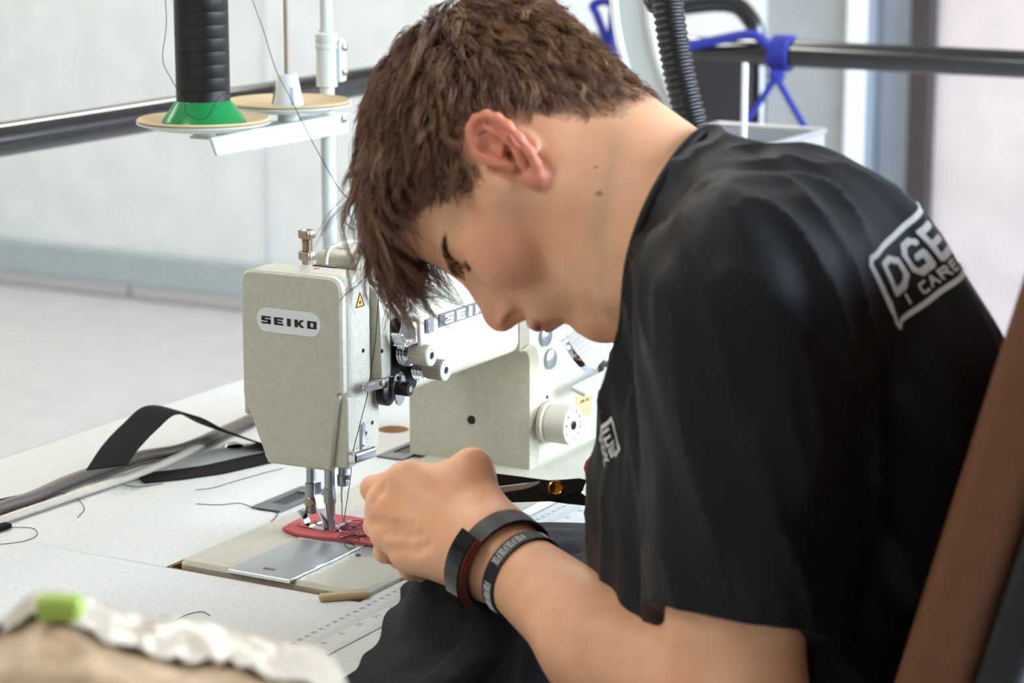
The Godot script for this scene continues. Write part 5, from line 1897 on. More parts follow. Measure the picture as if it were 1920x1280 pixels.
func build_shirt(man: Node3D) -> void:
	var a := shirt_prims()
	var hem := px(1385, 1146, 1.59)
	# sleeve: cut only near the left arm, so the cut is a small slab below the hem
	var n := (cam_U + cam_R * 0.16).normalized()
	var cut := cap(hem - n * 0.075, hem - n * 0.075, 0.08, 0.08, 0.002, true)
	cut.kind = 1
	cut.a = hem - n * 0.0605
	var side := n.cross(cam_F).normalized()
	cut.inv = Basis(side, n, side.cross(n)).transposed()
	cut.ir = Vector3(1 / 0.30, 1 / 0.06, 1 / 0.30)
	cut.ir2 = cut.ir * cut.ir
	# only bites into the sleeve: torso prims are put after it
	var torso := torso_prims(0.0)
	var sleeves := [cap(sh_l, hem + (hem - sh_l).normalized() * 0.04, 0.066, 0.0565, 0.045), cut, cap(sh_l.lerp(el_l, 0.64), el_l, 0.0495, 0.0485, 0.002, true)]
	var out_r := sh_r.lerp(el_r, 0.75)
	var list := sleeves + torso + [cap(sh_r, out_r, 0.064, 0.056, 0.045), cap(hl(0, -18, -34), neck0, 0.060, 0.068, 0.03)]
	list.append(half_space(Vector3(-0.2, 0.398, 0.452), Vector3(0.06, -0.27, 0.96)))
	list.append(cap(hl(0, -18, -34), neck0, 0.057, 0.0635, 0.004, true))
	fold_amp = 0.0052
	var g := Geo.new()
	surf(g, list, Vector3(-0.47, -0.20, 0.30), Vector3(0.16, 0.46, 0.72), 0.0042, [], plain_white)
	var t := obj("t_shirt", g, mats["shirt"], man)
	# printed marks lie on the cloth
	var p00 := march(list, 1622, 487)
	var pu := march(list, 1712, 440)
	var pd := march(list, 1681, 618)
	print_on(list, p00, pu, pd, t)
	var q0 := march(list, 1122, 826)
	var q1 := march(list, 1152, 838)
	var q2 := march(list, 1132, 886)
	chest_mark(list, q0, q1, q2, t)
	fold_amp = 0.0
	# collar rib
	g = Geo.new()
	var rib := []
	var ax := (hl(0, -18, -34) - neck0).normalized()
	var nk := [cap(hl(0, -18, -34), neck0, 0.056, 0.063, 0.03)] + torso_prims(0.004)
	var nn := Vector3(0.06, -0.27, 0.96).normalized()
	var u := nn.cross(Vector3.RIGHT).normalized()
	var w := nn.cross(u)
	for i in 49:
		var ang := TAU * i / 48
		var d := u * cos(ang) + w * sin(ang)
		# where the neck meets the collar plane
		var c0 := neck0 + ax * ((Vector3(-0.2, 0.398, 0.452) - neck0).dot(nn) / ax.dot(nn))
		var r := 0.04
		for it in 30:
			var e := ev(nk, c0 + d * r)
			r += clampf(-e, -0.01, 0.01) * 0.8
			if r > 0.12: break
		rib.append(c0 + d * (r + 0.0015) + nn * 0.002)
	g.tube(rib, 0.0045, -1, 10, false)
	obj("collar_rib", g, mats["shirt"], t)

func march(list: Array, x: float, y: float) -> Vector3:
	var d := (px(x, y, 1.0) - cam_c)
	var l := d.length()
	d /= l
	var s := 1.3
	for i in 90:
		var e := ev(list, cam_c + d * s)
		if e < 0.0003: break
		s += e * 0.7
		if s > 2.4: return px(x, y, 1.7)
	return cam_c + d * s

# strokes: segments in print units; thick = half width
func print_cells(list: Array, o: Vector3, u: Vector3, v: Vector3, w: float, h: float, strokes: Array, cell: float, t: Node3D, called: String) -> void:
	var n := u.cross(v).normalized()
	if n.dot(cam_c - o) < 0: n = -n
	var nx := int(w / cell)
	var ny := int(h / cell)
	var cache := {}
	var g := Geo.new()
	for j in ny:
		for i in nx:
			var p := Vector2((i + 0.5) * cell, (j + 0.5) * cell)
			var on := false
			for s in strokes:
				var a: Vector2 = s[0]
				var b: Vector2 = s[1]
				var q := Geometry2D.get_closest_point_to_segment(p, a, b)
				if q.distance_to(p) < s[2]:
					on = true
					break
			if not on: continue
			var k := []
			for c in [[0, 0], [1, 0], [1, 1], [0, 1]]:
				var key := (i + int(c[0])) * 4096 + j + int(c[1])
				if not cache.has(key):
					var b: Vector3 = o + u * ((i + c[0]) * cell) + v * ((j + c[1]) * cell) + n * 0.05
					var s := 0.0
					for it in 40:
						var e := ev(list, b - n * s)
						if e < 0.0002: break
						s += e * 0.75
						if s > 0.12: break
					var hit := b - n * s
					var e0 := ev(list, hit)
					var gr := Vector3(ev(list, hit + Vector3(0.0005, 0, 0)) - e0, ev(list, hit + Vector3(0, 0.0005, 0)) - e0, ev(list, hit + Vector3(0, 0, 0.0005)) - e0).normalized()
					cache[key] = g.pt(hit + gr * 0.0007, gr) if s < 0.12 else -1
				k.append(cache[key])
			if k.min() < 0: continue
			g.quad(k[0], k[1], k[2], k[3])
	if g.ix.size(): obj(called, g, mats["print white"], t)

func seg(pts: Array, o: Vector2, s: Vector2, th: float) -> Array:
	var a := []
	for i in pts.size() - 1:
		a.append([o + Vector2(pts[i][0], pts[i][1]) * s, o + Vector2(pts[i + 1][0], pts[i + 1][1]) * s, th])
	return a

const STROKE := {
	"D": [[[0, 0], [0, 1], [.55, 1], [.9, .75], [.9, .25], [.55, 0], [0, 0]]],
	"G": [[[.9, .15], [.7, 0], [.25, 0], [0, .25], [0, .75], [.25, 1], [.9, 1], [.9, .55], [.5, .55]]],
	"E": [[[.85, 0], [0, 0], [0, 1], [.85, 1]], [[0, .5], [.7, .5]]],
	"I": [[[0.2, 0], [0.2, 1]]],
	"C": [[[.9, 0], [.2, 0], [0, .2], [0, .8], [.2, 1], [.9, 1]]],
	"A": [[[0, 1], [.45, 0], [.9, 1]], [[.2, .65], [.7, .65]]],
	"R": [[[0, 1], [0, 0], [.8, 0], [.9, .25], [.8, .5], [0, .5]], [[.45, .5], [.9, 1]]],
}

func word_strokes(word: String, o: Vector2, w: float, h: float, gap: float, th: float) -> Array:
	var a := []
	for ch in word:
		if STROKE.has(ch):
			for line in STROKE[ch]: a += seg(line, o, Vector2(w, h), th)
		o.x += (w * 0.5 if ch in "I " else w) + gap
	return a

func print_on(list: Array, o: Vector3, pu: Vector3, pd: Vector3, t: Node3D) -> void:
	var v := (pd - o)
	var hh := v.length()
	v /= hh
	var u := (pu - o)
	u = (u - v * u.dot(v)).normalized()
	var w := 0.105
	var th := 0.0017
	var st := []
	st += [[Vector2(w, 0.002), Vector2(0.005, 0.002), th], [Vector2(0.005, 0.002), Vector2(0.002, 0.005), th], [Vector2(0.002, 0.005), Vector2(0.002, hh - 0.004), th], [Vector2(0.002, hh - 0.004), Vector2(0.004, hh), th], [Vector2(0.004, hh), Vector2(0.007, hh - 0.003), th], [Vector2(0.007, hh - 0.003), Vector2(w, hh - 0.003), th]]
	st += word_strokes("DGE", Vector2(0.0125, hh * 0.20), 0.0185, hh * 0.40, 0.0065, 0.0024)
	st += word_strokes("I CARE", Vector2(0.019, hh * 0.70), 0.0075, hh * 0.125, 0.0032, 0.0009)
	print_cells(list, o, u, v, w + 0.004, hh + 0.004, st, 0.0009, t, "back_print")

func chest_mark(list: Array, o: Vector3, pu: Vector3, pd: Vector3, t: Node3D) -> void:
	var v := pd - o
	var hh := v.length()
	v /= hh
	var u := pu - o
	u = (u - v * u.dot(v)).normalized()
	var w := 0.03
	var x := 0.026
	var b := o - u * (x - (pu - o).length())
	var st := [[Vector2(0.0, 0.002), Vector2(x, 0.002), 0.0014], [Vector2(x, 0.002), Vector2(x, hh), 0.0014], [Vector2(x, hh), Vector2(x - 0.008, hh), 0.0014]]
	st += word_strokes("GE", Vector2(0.001, 0.006), 0.008, 0.010, 0.003, 0.0009)
	st += word_strokes("RE", Vector2(0.001, hh - 0.009), 0.008, 0.006, 0.003, 0.0008)
	print_cells(list, b, u, v, w, hh + 0.004, st, 0.0007, t, "chest_print")

func build_trousers(man: Node3D) -> void:
	var a := []
	for s in [-1, 1]:
		var hip := Vector3(-0.18 + s * 0.085, -0.20, 0.44)
		var knee := Vector3(-0.18 + s * 0.12, -0.185, 0.03)
		a.append(cap(hip, knee, 0.088, 0.07, 0.04))
		a.append(cap(knee, Vector3(-0.18 + s * 0.12, -0.64, 0.02), 0.07, 0.055, 0.03))
	a.append(ell(Vector3(-0.18, -0.19, 0.45), Vector3(0.185, 0.12, 0.132), Basis(), 0.04))
	var g := Geo.new()
	surf(g, a, Vector3(-0.45, -0.68, -0.08), Vector3(0.1, -0.03, 0.62), 0.012, [], plain_white)
	obj("trousers", g, mats["webbing"], man)
	for s in [-1, 1]:
		g = Geo.new()
		var sh := [cap(Vector3(-0.18 + s * 0.12, -0.704, 0.04), Vector3(-0.18 + s * 0.13, -0.709, -0.13), 0.045, 0.04, 0.03), cap(Vector3(-0.18 + s * 0.12, -0.66, 0.03), Vector3(-0.18 + s * 0.12, -0.70, 0.03), 0.05, 0.045, 0.02)]
		surf(g, sh, Vector3(-0.18 + s * 0.12 - 0.08, -0.76, -0.19), Vector3(-0.18 + s * 0.12 + 0.09, -0.58, 0.11), 0.012, [], plain_white)
		obj("shoe", g, mats["webbing"], man)

# ---------------------------------------------------------------- hair

var hc := Vector3(0, 50, -12)
var hrad := Vector3(75, 82, 99)

func lift_off(p: Vector3, off: float) -> Vector3:   # keep a hair point outside the skull
	var q := (p - hc) / hrad
	var l := q.length()
	var want := 1.0 + off / 84.0
	if l < want: p = hc + (p - hc) * (want / l)
	return p

func strand(g: Geo, path: PackedVector3Array, r0: float, r1: float, col: Color) -> void:
	var m := path.size()
	var base := g.v.size()
	for i in m:
		var t := (path[mini(i + 1, m - 1)] - path[maxi(i - 1, 0)]).normalized()
		var s := t.cross(Vector3(0.3, 0.9, 0.31)).normalized()
		var w := t.cross(s)
		var r := lerpf(r0, r1, float(i) / (m - 1))
		for k in 3:
			var a := TAU * k / 3.0
			var d := s * cos(a) + w * sin(a)
			g.v.append(path[i] + d * r)
			g.n.append(d)
			g.c.append(col)
			g.uv.append(Vector2.ZERO)
	for i in m - 1:
		for k in 3:
			var a := base + i * 3 + k
			var b := base + i * 3 + (k + 1) % 3
			g.ix.append_array(PackedInt32Array([a, a + 3, b, b, a + 3, b + 3]))

func build_hair(man: Node3D) -> void:
	var skull := head_prims().slice(0, 10) + [cap(hl(0, -18, -34), neck0, 0.056, 0.063, 0.03)]
	var g := Geo.new()
	g.use_c = true
	rng.seed = 99
	var curl := FastNoiseLite.new()
	curl.seed = 4
	curl.frequency = 0.035
	var grav := hb.transposed() * Vector3.DOWN
	var made := 0
	var tries := 0
	while made < 2500 and tries < 60000:
		tries += 1
		# even directions on the skull
		var z := rng.randf_range(-1, 1)
		var a := rng.randf() * TAU
		var s := sqrt(1 - z * z)
		var dir := Vector3(s * cos(a), z, s * sin(a))
		var root := hc + dir * hrad
		if not in_hair(root): continue
		var low := not in_hair(root, 14.0)         # near the hair line: cropped
		var n := (dir / hrad).normalized()
		var top := smoothstep(60.0, 105.0, root.y)
		var front := smoothstep(-20.0, 60.0, root.z)
		var back := smoothstep(-45.0, -95.0, root.z)
		var side := smoothstep(30.0, 60.0, absf(root.x)) * (1.0 - top)
		var length := lerpf(26.0, 46.0, top) + 31.0 * top * front + 16.0 * front * (1.0 - side) * smoothstep(20.0, 60.0, root.y)
		length *= lerpf(1.0, 0.62, back)
		length = minf(length, lerpf(length, 24.0, side))
		if root.y < 10.0: length = lerpf(length, 8.0, smoothstep(10.0, -30.0, root.y))
		if low: length = minf(length, rng.randf_range(5.0, 10.0))
		length *= rng.randf_range(0.75, 1.2)
		var cover := lerpf(3.0, rng.randf_range(5.0, 17.0), clampf(length / 45.0, 0, 1))
		if low: cover = 2.0
		var flow := Vector3(-root.x * 0.002, -0.25, 1.0).lerp(Vector3(0, -1.0, 0.25), back)
		flow = (flow + Vector3(0, -0.35, 0.1) * side + Vector3(0, -0.75, -0.15) * front * top).normalized()
		var gap := 0.0
		for it in 4: gap -= ev(skull, hl(root.x + n.x * gap, root.y + n.y * gap, root.z + n.z * gap)) * 1000.0
		gap = clampf(gap, 0.0, 40.0)
		root += n * gap
		var guide := PackedVector3Array([root - n * 1.5])
		var p := root
		var d := (n * (0.55 if not low else 0.25) + flow * 0.7 + Vector3(rng.randf_range(-0.35, 0.35), rng.randf_range(-0.35, 0.35), rng.randf_range(-0.2, 0.2))).normalized()
		var m := 8
		var ph := rng.randf() * 9.0
		var swirl := Vector3(rng.randf_range(-1, 1), rng.randf_range(-0.6, 0.6), rng.randf_range(-0.4, 0.4))
		for i in m:
			var t := float(i + 1) / m
			var wv := Vector3(curl.get_noise_3d(p.x * 1.6, p.y * 1.6, ph * 20), curl.get_noise_3d(p.y * 1.6, p.z * 1.6, 90 + ph * 20), curl.get_noise_3d(p.z * 1.6, p.x * 1.6, 50 + ph * 20))
			d = (d + flow * 0.30 + grav * (0.06 + 0.08 * t * front) + Vector3(0, -0.34, -0.16) * front * t * t + wv * (0.7 + 1.5 * front * t)).normalized()
			p += d * (length / m)
			p += swirl * (sin(t * 7.0 + ph) - sin((t - 1.0 / m) * 7.0 + ph)) * 5.0 * front * t
			p = lift_off(p, cover * smoothstep(0.0, 0.35, t) + gap)
			guide.append(p)
		var cnt := 13 if not low else 10
		var tint := rng.randf()
		for k in cnt:
			var o := Vector3(rng.randfn(), rng.randfn(), rng.randfn()) * lerpf(2.6, 3.4, top)
			o -= n * o.dot(n) * 0.6
			var path := PackedVector3Array()
			var close := rng.randf_range(0.35, 0.95)
			var cutoff := rng.randf_range(0.75, 1.0)
			for i in guide.size():
				var t := float(i) / (guide.size() - 1) * cutoff
				var fi := t * (guide.size() - 1)
				var i0 := mini(int(fi), guide.size() - 2)
				var q := guide[i0].lerp(guide[i0 + 1], fi - i0) + o * (1.0 - close * t * 0.8)
				path.append(ht + hb * (q * 0.001))
			var v := clampf(0.6 * tint + 0.4 * rng.randf(), 0, 1)
			var col := Color(0.38, 0.25, 0.165).lerp(Color(0.82, 0.65, 0.475), v * v * 0.85)
			strand(g, path, 0.00030, 0.00010, col.srgb_to_linear())
		made += 1
	obj("hair", g, mats["hair"], man)
	# eyebrows and lashes
	var faces := head_prims().slice(0, 40)
	for s in [1, -1]:
		g = Geo.new()
		g.use_c = true
		for k in 190:
			var t := rng.randf()
			var b := Vector3(lerpf(12, 52, t), lerpf(25, 31, t) + rng.randf_range(-4.2, 4.2) * (1.0 - 0.55 * t), 85.0)
			var path := PackedVector3Array()
			for i in 4:
				var f := i / 3.0
				var q := b + Vector3(6.0 * f, 2.4 * f, 0.0)
				for it in 6: q.z -= ev(faces, hl(q.x, q.y, q.z)) * 900.0
				q.z += 0.4 + 1.0 * sin(f * 2.6)
				q.x *= s
				path.append(ht + hb * (q * 0.001))
			strand(g, path, 0.00020, 0.00008, Color(0.24, 0.155, 0.105).srgb_to_linear())
		obj("eyebrow", g, mats["hair"], man)
		g = Geo.new()
		g.use_c = true
		for k in 60:
			var t := rng.randf_range(0.6, 1.3)
			var b := Vector3(21.0 + 24.0 * t, 11.6 + maxf(t - 1.0, 0.0) * 3.0, 80.0)
			for it in 6: b.z -= ev(faces, hl(b.x, b.y, b.z)) * 900.0
			var path := PackedVector3Array()
			for i in 4:
				var f := i / 3.0
				var q := b + Vector3(3.0 * f * t, -1.0 * f + 1.2 * f * f, 3.4 * f)
				q.x *= s
				path.append(ht + hb * (q * 0.001))
			strand(g, path, 0.00020, 0.00008, Color(0.07, 0.045, 0.035).srgb_to_linear())
		obj("eyelashes", g, mats["hair"], man)

# ---------------------------------------------------------------- what he wears on the left wrist

func ring_path(c: Vector3, axis: Vector3, list: Array, off: float, n: int) -> Array:
	var u := axis.cross(Vector3.UP).normalized()
	var w := axis.cross(u).normalized()
	var o := []
	for i in n + 1:
		var a := TAU * i / n
		var d := u * cos(a) + w * sin(a)
		var r := 0.02
		for it in 40:
			r -= clampf(ev(list, c + d * r), -0.004, 0.004)
		o.append(c + d * (r + off))
	return o

func wrist_band(path: Array, axis: Vector3, width: float, thick: float) -> Geo:
	var g := Geo.new()
	g.band(path, [axis], width, thick)
	return g

func build_wrist() -> void:
	var list := arm_prims() + hand_l_prims()
	var axis := (fa_l - wr_l).normalized()
	var c := wr_l + axis * 0.004
	var path := ring_path(c, axis, list, 0.0022, 64)
	var fb := thing("fitness_band", "black fitness tracker with dark screen and rose side on the left wrist", "fitness tracker", c)
	obj("strap", wrist_band(path, axis, 0.0175, 0.0026), mats["band black"], fb)
	# tracker body on the side of the wrist that faces away from the table
	var want := px(868, 1058, 1.78)
	var best := 0
	for i in 64:
		if path[i].distance_to(want) < path[best].distance_to(want): best = i
	var seg_path := []
	for i in range(-7, 8): seg_path.append(path[posmod(best + i, 64)] + (path[posmod(best + i, 64)] - c).normalized() * 0.0045)
	var g := Geo.new()
	g.band(seg_path, [axis], 0.0185, 0.008)
	var tb := obj("tracker_body", g, mats["band black"], fb)
	var rs := []
	for p in seg_path: rs.append(p + axis * 0.0096)
	g = Geo.new()
	g.band(rs, [axis], 0.0014, 0.0066)
	obj("rose_side", g, mats["rose gold"], tb)
	var scr := []
	for p in seg_path: scr.append(p + (p - c).normalized() * 0.0043)
	g = Geo.new()
	g.band(scr, [axis], 0.0170, 0.0008)
	obj("screen", g, mats["screen"], tb)
	# silicone bracelet
	var axis2 := (fa_l - wr_l).normalized()
	var c2 := px(968, 1080, 1.775)
	var tilt := (axis2 + cam_R * 0.12).normalized()
	var p2 := ring_path(c2, tilt, list, 0.0014, 72)
	var br := thing("silicone_bracelet", "black silicone bracelet with white lettering above the fitness tracker", "bracelet", c2)
	obj("band", wrist_band(p2, tilt, 0.012, 0.0024), mats["band black"], br)
	g = Geo.new()
	for i in 72:
		if i % 18 > 11: continue
		var m: Vector3 = p2[i]
		var o := (m - c2).normalized()
		var t: Vector3 = (p2[(i + 1) % 72] - p2[(i + 71) % 72]).normalized()
		var x := Transform3D(Basis(t, tilt, t.cross(tilt).normalized()), m + o * 0.0014)
		match i % 3:
			0:
				g.rbox(Transform3D(x.basis, x * Vector3(-0.0006, 0, 0)), Vector3(0.0007, 0.0068, 0.0006), 0.0002, 1)
				g.rbox(Transform3D(x.basis, x * Vector3(0.0004, 0.003, 0)), Vector3(0.0016, 0.0008, 0.0006), 0.0002, 1)
				g.rbox(Transform3D(x.basis, x * Vector3(0.0002, 0.0, 0)), Vector3(0.0014, 0.0008, 0.0006), 0.0002, 1)
			1:
				for q in [[-0.0007, 0, 0.0006, 0.0068], [0.0009, 0, 0.0006, 0.0068], [0.0001, 0.0031, 0.0016, 0.0007], [0.0001, -0.0031, 0.0016, 0.0007]]:
					g.rbox(Transform3D(x.basis, x * Vector3(q[0], q[1], 0)), Vector3(q[2], q[3], 0.0006), 0.0002, 1)
			_:
				for q in [[-0.0007, 0, 0.0006, 0.0068], [0.0001, 0.0031, 0.0016, 0.0007], [0.0001, 0, 0.0014, 0.0007], [0.0001, -0.0031, 0.0016, 0.0007]]:
					g.rbox(Transform3D(x.basis, x * Vector3(q[0], q[1], 0)), Vector3(q[2], q[3], 0.0006), 0.0002, 1)
	obj("lettering", g, mats["print white"], br)

func loose(pts: Array, label: String, r := 0.00035, h := 0.0006) -> void:
	var p := []
	for q in pts: p.append(px_y(q[0], q[1], h))
	var g := Geo.new()
	g.tube(spline(p, 7), r, -1, 5)
	solo("loose_thread", g, mats["thread"], label, "thread", "dark thread ends lying on the table")

func build_small_things() -> void:
	# red leather tab under the presser foot
	var h := BED + 0.0016
	var g := Geo.new()
	var out := PackedVector2Array()
	for q in [[529, 990], [548, 978], [577, 966], [600, 961], [660, 968], [735, 982], [790, 1000], [790, 1030], [725, 1024], [690, 1018], [640, 1010], [590, 1006], [556, 1000]]:
		var p := px_y(q[0], q[1], h + 0.002)
		out.append(Vector2(p.x, -p.z))
	var fl := Transform3D(Basis(Vector3.RIGHT, Vector3(0, 0, -1), Vector3.UP), Vector3(0, h, 0))
	g.extrude(out, 0.0026, fl, 0.0005)
	var tab := thing("leather_tab", "red leather tab with dark edge under the presser foot", "leather tab", Vector3(out[6].x - 0.03, h, -out[6].y))
	obj("leather", g, mats["red leather"], tab)
	g = Geo.new()
	for k in 26:
		var c := px_y(rng.randf_range(640, 728), rng.randf_range(982, 1012), h + 0.003)
		var a := rng.randf() * TAU
		var l := rng.randf_range(0.004, 0.014)
		var d := Vector3(cos(a), 0, sin(a)) * l
		var e := Vector3(-d.z, 0, d.x) * rng.randf_range(-0.5, 0.5)
		g.tube(spline([c - d, c - d * 0.3 + e + Vector3(0, rng.randf() * 0.003, 0), c + d * 0.4 - e * 0.4 + Vector3(0, rng.randf() * 0.002, 0), c + d], 4), 0.00035, -1, 5)
	for q in [[[560, 980], [562, 986], [600, 992], [650, 992], [700, 985]], [[640, 985], [670, 975], [690, 985], [675, 1005], [655, 995]], [[620, 970], [612, 975], [640, 998], [680, 1004], [715, 998]]]:
		var p := []
		for e in q: p.append(px_y(e[0], e[1], h + 0.0034))
		g.tube(spline(p, 6), 0.00035, -1, 5)
	obj("thread_tangle", g, mats["thread"], tab).set_meta("kind", "stuff")
	# threads
	loose([[215, 1150], [214, 1164], [232, 1171], [270, 1165], [320, 1164], [350, 1152], [378, 1146], [394, 1154]], "curled dark thread end on bare table between parcel and machine")
	loose([[300, 1195], [330, 1193], [380, 1199], [480, 1200]], "straight dark thread end on bare table beside the parcel")
	loose([[0, 956], [20, 944], [60, 948], [110, 925], [140, 932], [158, 952], [145, 970]], "long curved thread end across the cables on the table")
	loose([[0, 1020], [40, 1015], [68, 1004], [62, 990], [20, 988]], "looped thread end below the cables at the table's rear")
	loose([[366, 918], [400, 914], [440, 902], [500, 885], [530, 878]], "thread end running under the machine head from the strap")
	loose([[368, 944], [410, 946], [450, 943], [482, 954], [520, 962], [503, 984], [520, 988], [560, 986]], "thread end passing the hinge plate to the red tab")
	loose([[225, 907], [260, 912], [306, 906]], "short thread end in front of the black strap")
	loose([[645, 1020], [655, 1028], [665, 1022], [650, 1016]], "tiny thread curl on the steel needle plate", 0.0004, BED + 0.002)
	# upper threads from the stand to the machine
	g = Geo.new()
	var tz := px(690, 392, 2.2)
	g.tube(spline([px(452, -60, 2.42), px(475, 5, 2.40), px(495, 60, 2.38), px(517, 130, 2.36), px(545, 185, 2.34), px(575, 245, 2.32), px(610, 310, 2.28), px(645, 365, 2.24), px(690, 392, 2.2), px(735, 470, 2.2), Vector3(0.03, 0.236, 0.03)], 8), 0.0004, -1, 5)
	solo("needle_thread", g, mats["thread"], "thin dark thread slung from the stand to the machine top", "thread")
	g = Geo.new()
	g.tube(spline([px(305, -60, 2.36), px(312, 40, 2.34), px(305, 110, 2.33), px(322, 150, 2.32), px(345, 190, 2.30), px(352, 215, 2.295), px(385, 222, 2.29), px(405, 190, 2.29), px(420, 175, 2.30), px(434, 178, 2.31)], 7), 0.0004, -1, 5)
	solo("cone_thread", g, mats["thread"], "loose dark thread hanging beside the black thread cone", "thread")
	g = Geo.new()
	var n0 := px_y(632, 1000, BED)
	g.tube([px_z(716, 470, 0.058), px_z(704, 640, 0.058), px_z(688, 745, 0.052), px_z(662, 845, 0.046), n0 + Vector3(0.005, 0.052, 0.012), n0 + Vector3(0.0036, 0.008, 0.0045)], 0.0004, -1, 5)
	g.tube([px_z(732, 470, 0.058), px_z(732, 600, 0.058), px_z(733, 712, 0.062)], 0.0003, -1, 5)
	solo("head_thread", g, mats["thread"], "taut dark thread running down the machine head to the needle", "thread")
	# black webbing strap: one length that arches over the cables, one that lies flat
	var wb := thing("webbing_strap", "flat black webbing strap arching over the cables behind the machine", "strap", px_y(300, 880, 0))
	g = Geo.new()
	var a0 := px_y(200, 880, 0.002)
	var wide := (px_y(235, 891, 0.0) - px_y(163, 866, 0.0)).normalized()
	var arch := spline([px(200, 876, 2.335), px(226, 838, 2.36), px(262, 800, 2.39), px(300, 770, 2.42), px(345, 774, 2.445), px(395, 798, 2.46), px(440, 815, 2.47), px(500, 835, 2.48), px(545, 850, 2.5)], 8)
	g.band(arch, [wide, wide, wide, wide, wide], 0.048, 0.0014)
	obj("arched_length", g, mats["webbing"], wb)
	g = Geo.new()
	var f0 := px_y(262, 897, 0.0012)
	g.band([f0, px_y(330, 890, 0.0012), px_y(400, 880, 0.0012), px_y(480, 862, 0.0012), px_y(540, 850, 0.0012)], [Vector3(1, 0, -0.25)], 0.036, 0.0014)
	obj("flat_length", g, mats["webbing"], wb)
	# cables
	g = Geo.new()
	g.tube(spline([px_y(-160, 1010, 0.0065), px_y(0, 951, 0.0065), px_y(60, 932, 0.0065), px_y(120, 905, 0.0065), px_y(180, 883, 0.0065), px_y(260, 856, 0.0065), px_y(340, 842, 0.0065), px_y(412, 812, 0.0065), px_y(475, 783, 0.0065), px_y(560, 740, 0.0065)], 8), 0.006, -1, 12)
	solo("grey_cable", g, mats["cable grey"], "thick brown-grey power cable lying along the table's rear", "cable")
	g = Geo.new()
	g.tube(spline([px_y(-160, 1040, 0.0045), px_y(0, 976, 0.0045), px_y(90, 945, 0.0045), px_y(190, 911, 0.0045), px_y(260, 888, 0.0045), px_y(330, 858, 0.0045), px_y(385, 828, 0.0045), px_y(415, 806, 0.0055), px_y(480, 780, 0.0045), px_y(560, 752, 0.0045)], 8), 0.004, -1, 12)
	solo("white_cable", g, mats["cable white"], "thin off-white cable curving across the table beside the strap", "cable")
	# dark cable ends at the table's rear left
	g = Geo.new()
	g.tube(spline([px_y(-40, 950, 0.004), px_y(0, 940, 0.004), px_y(30, 932, 0.004), px_y(45, 929, 0.003)], 5), 0.0035, 0.001, 8)
	solo("black_snip", g, mats["webbing"], "pointed black offcut lying against the grey cable", "offcut")
	g = Geo.new()
	g.rbox(plane(px_y(2, 988, 0.003), px_y(16, 983, 0) - px_y(-20, 995, 0), Vector3.UP), Vector3(0.02, 0.005, 0.01), 0.002, 2)
	solo("black_chip", g, mats["webbing"], "small black offcut block in front of the white cable", "offcut")
	# brown board behind the machine column
	var kb := px(1185, 720, 2.72)
	g = Geo.new()
	g.lathe([Vector2(0.0, 0.001), Vector2(0.032, 0.001), Vector2(0.032, kb.y + 0.052), Vector2(0.028, kb.y + 0.052), Vector2(0.028, kb.y + 0.04), Vector2(0, kb.y + 0.04)], at(Vector3(kb.x, 0, kb.z)), 32)
	solo("cardboard_tube", g, mats["wood"], "brown cardboard tube standing on the table behind the machine column", "tube")
	build_scissors()
	build_fabric()
	build_parcel()
	build_chair()

func build_scissors() -> void:
	var d := 1.95
	var c := px(1042, 914, d)
	var s := thing("scissors", "black fabric scissors with brass pivot and red handles in the man's right hand", "scissors", c)
	var lift := -cam_F
	var fr := func(depth): return Transform3D(Basis(cam_R, cam_U, lift), c + lift * depth)
	var q := func(pts): 
		var o := PackedVector2Array()
		for e in pts: o.append(Vector2((e[0] - 1042) * d / cam_f, -(e[1] - 914) * d / cam_f))
		return o
	var g := Geo.new()
	g.extrude(q.call([[1100, 899], [1086, 896], [1062, 898], [1030, 900], [985, 894], [930, 887], [800, 878], [800, 884], [930, 912], [985, 905], [1012, 902], [1010, 920], [1040, 938], [1075, 925], [1092, 920]]), 0.003, fr.call(0.0), 0.0006)
	obj("blade", g, mats["scissor black"], s)
	g = Geo.new()
	g.extrude(q.call([[1014, 900], [1008, 909], [985, 917], [930, 926], [810, 936], [812, 930], [930, 913], [985, 906]]), 0.0034, fr.call(0.0), 0.0006)
	obj("ground_edge", g, mats["scissor steel"], s)
	g = Geo.new()
	g.extrude(q.call([[1106, 949], [1060, 944], [1030, 940], [961, 942], [900, 960], [830, 976], [830, 966], [930, 926], [1010, 906], [1060, 902], [1092, 912], [1090, 924], [1106, 936]]), 0.003, fr.call(-0.004), 0.0006)
	obj("blade", g, mats["scissor black"], s)
	g = Geo.new()
	var px_axis := facing(c + lift * 0.003, lift)
	g.lathe([Vector2(0.0062, 0.0), Vector2(0.0064, 0.0015), Vector2(0.0052, 0.0022), Vector2(0.0040, 0.0014), Vector2(0.0, 0.0012)], px_axis, 28)
	obj("pivot", g, mats["brass"], s)
	for k in 2:
		var o := 893.0 if k == 0 else 946.0
		var sg := -1.0 if k == 0 else 1.0
		g = Geo.new()
		var ring := []
		for i in 25:
			var a := TAU * i / 24
			ring.append(c + cam_R * ((1168 + cos(a) * 62 - 1042) * d / cam_f) - cam_U * ((o + sg * 16 + sin(a) * 27 - 914) * d / cam_f) - lift * 0.002 * k)
		g.tube(ring, 0.0052, -1, 10)
		obj("handle", g, mats["red plastic"], s)

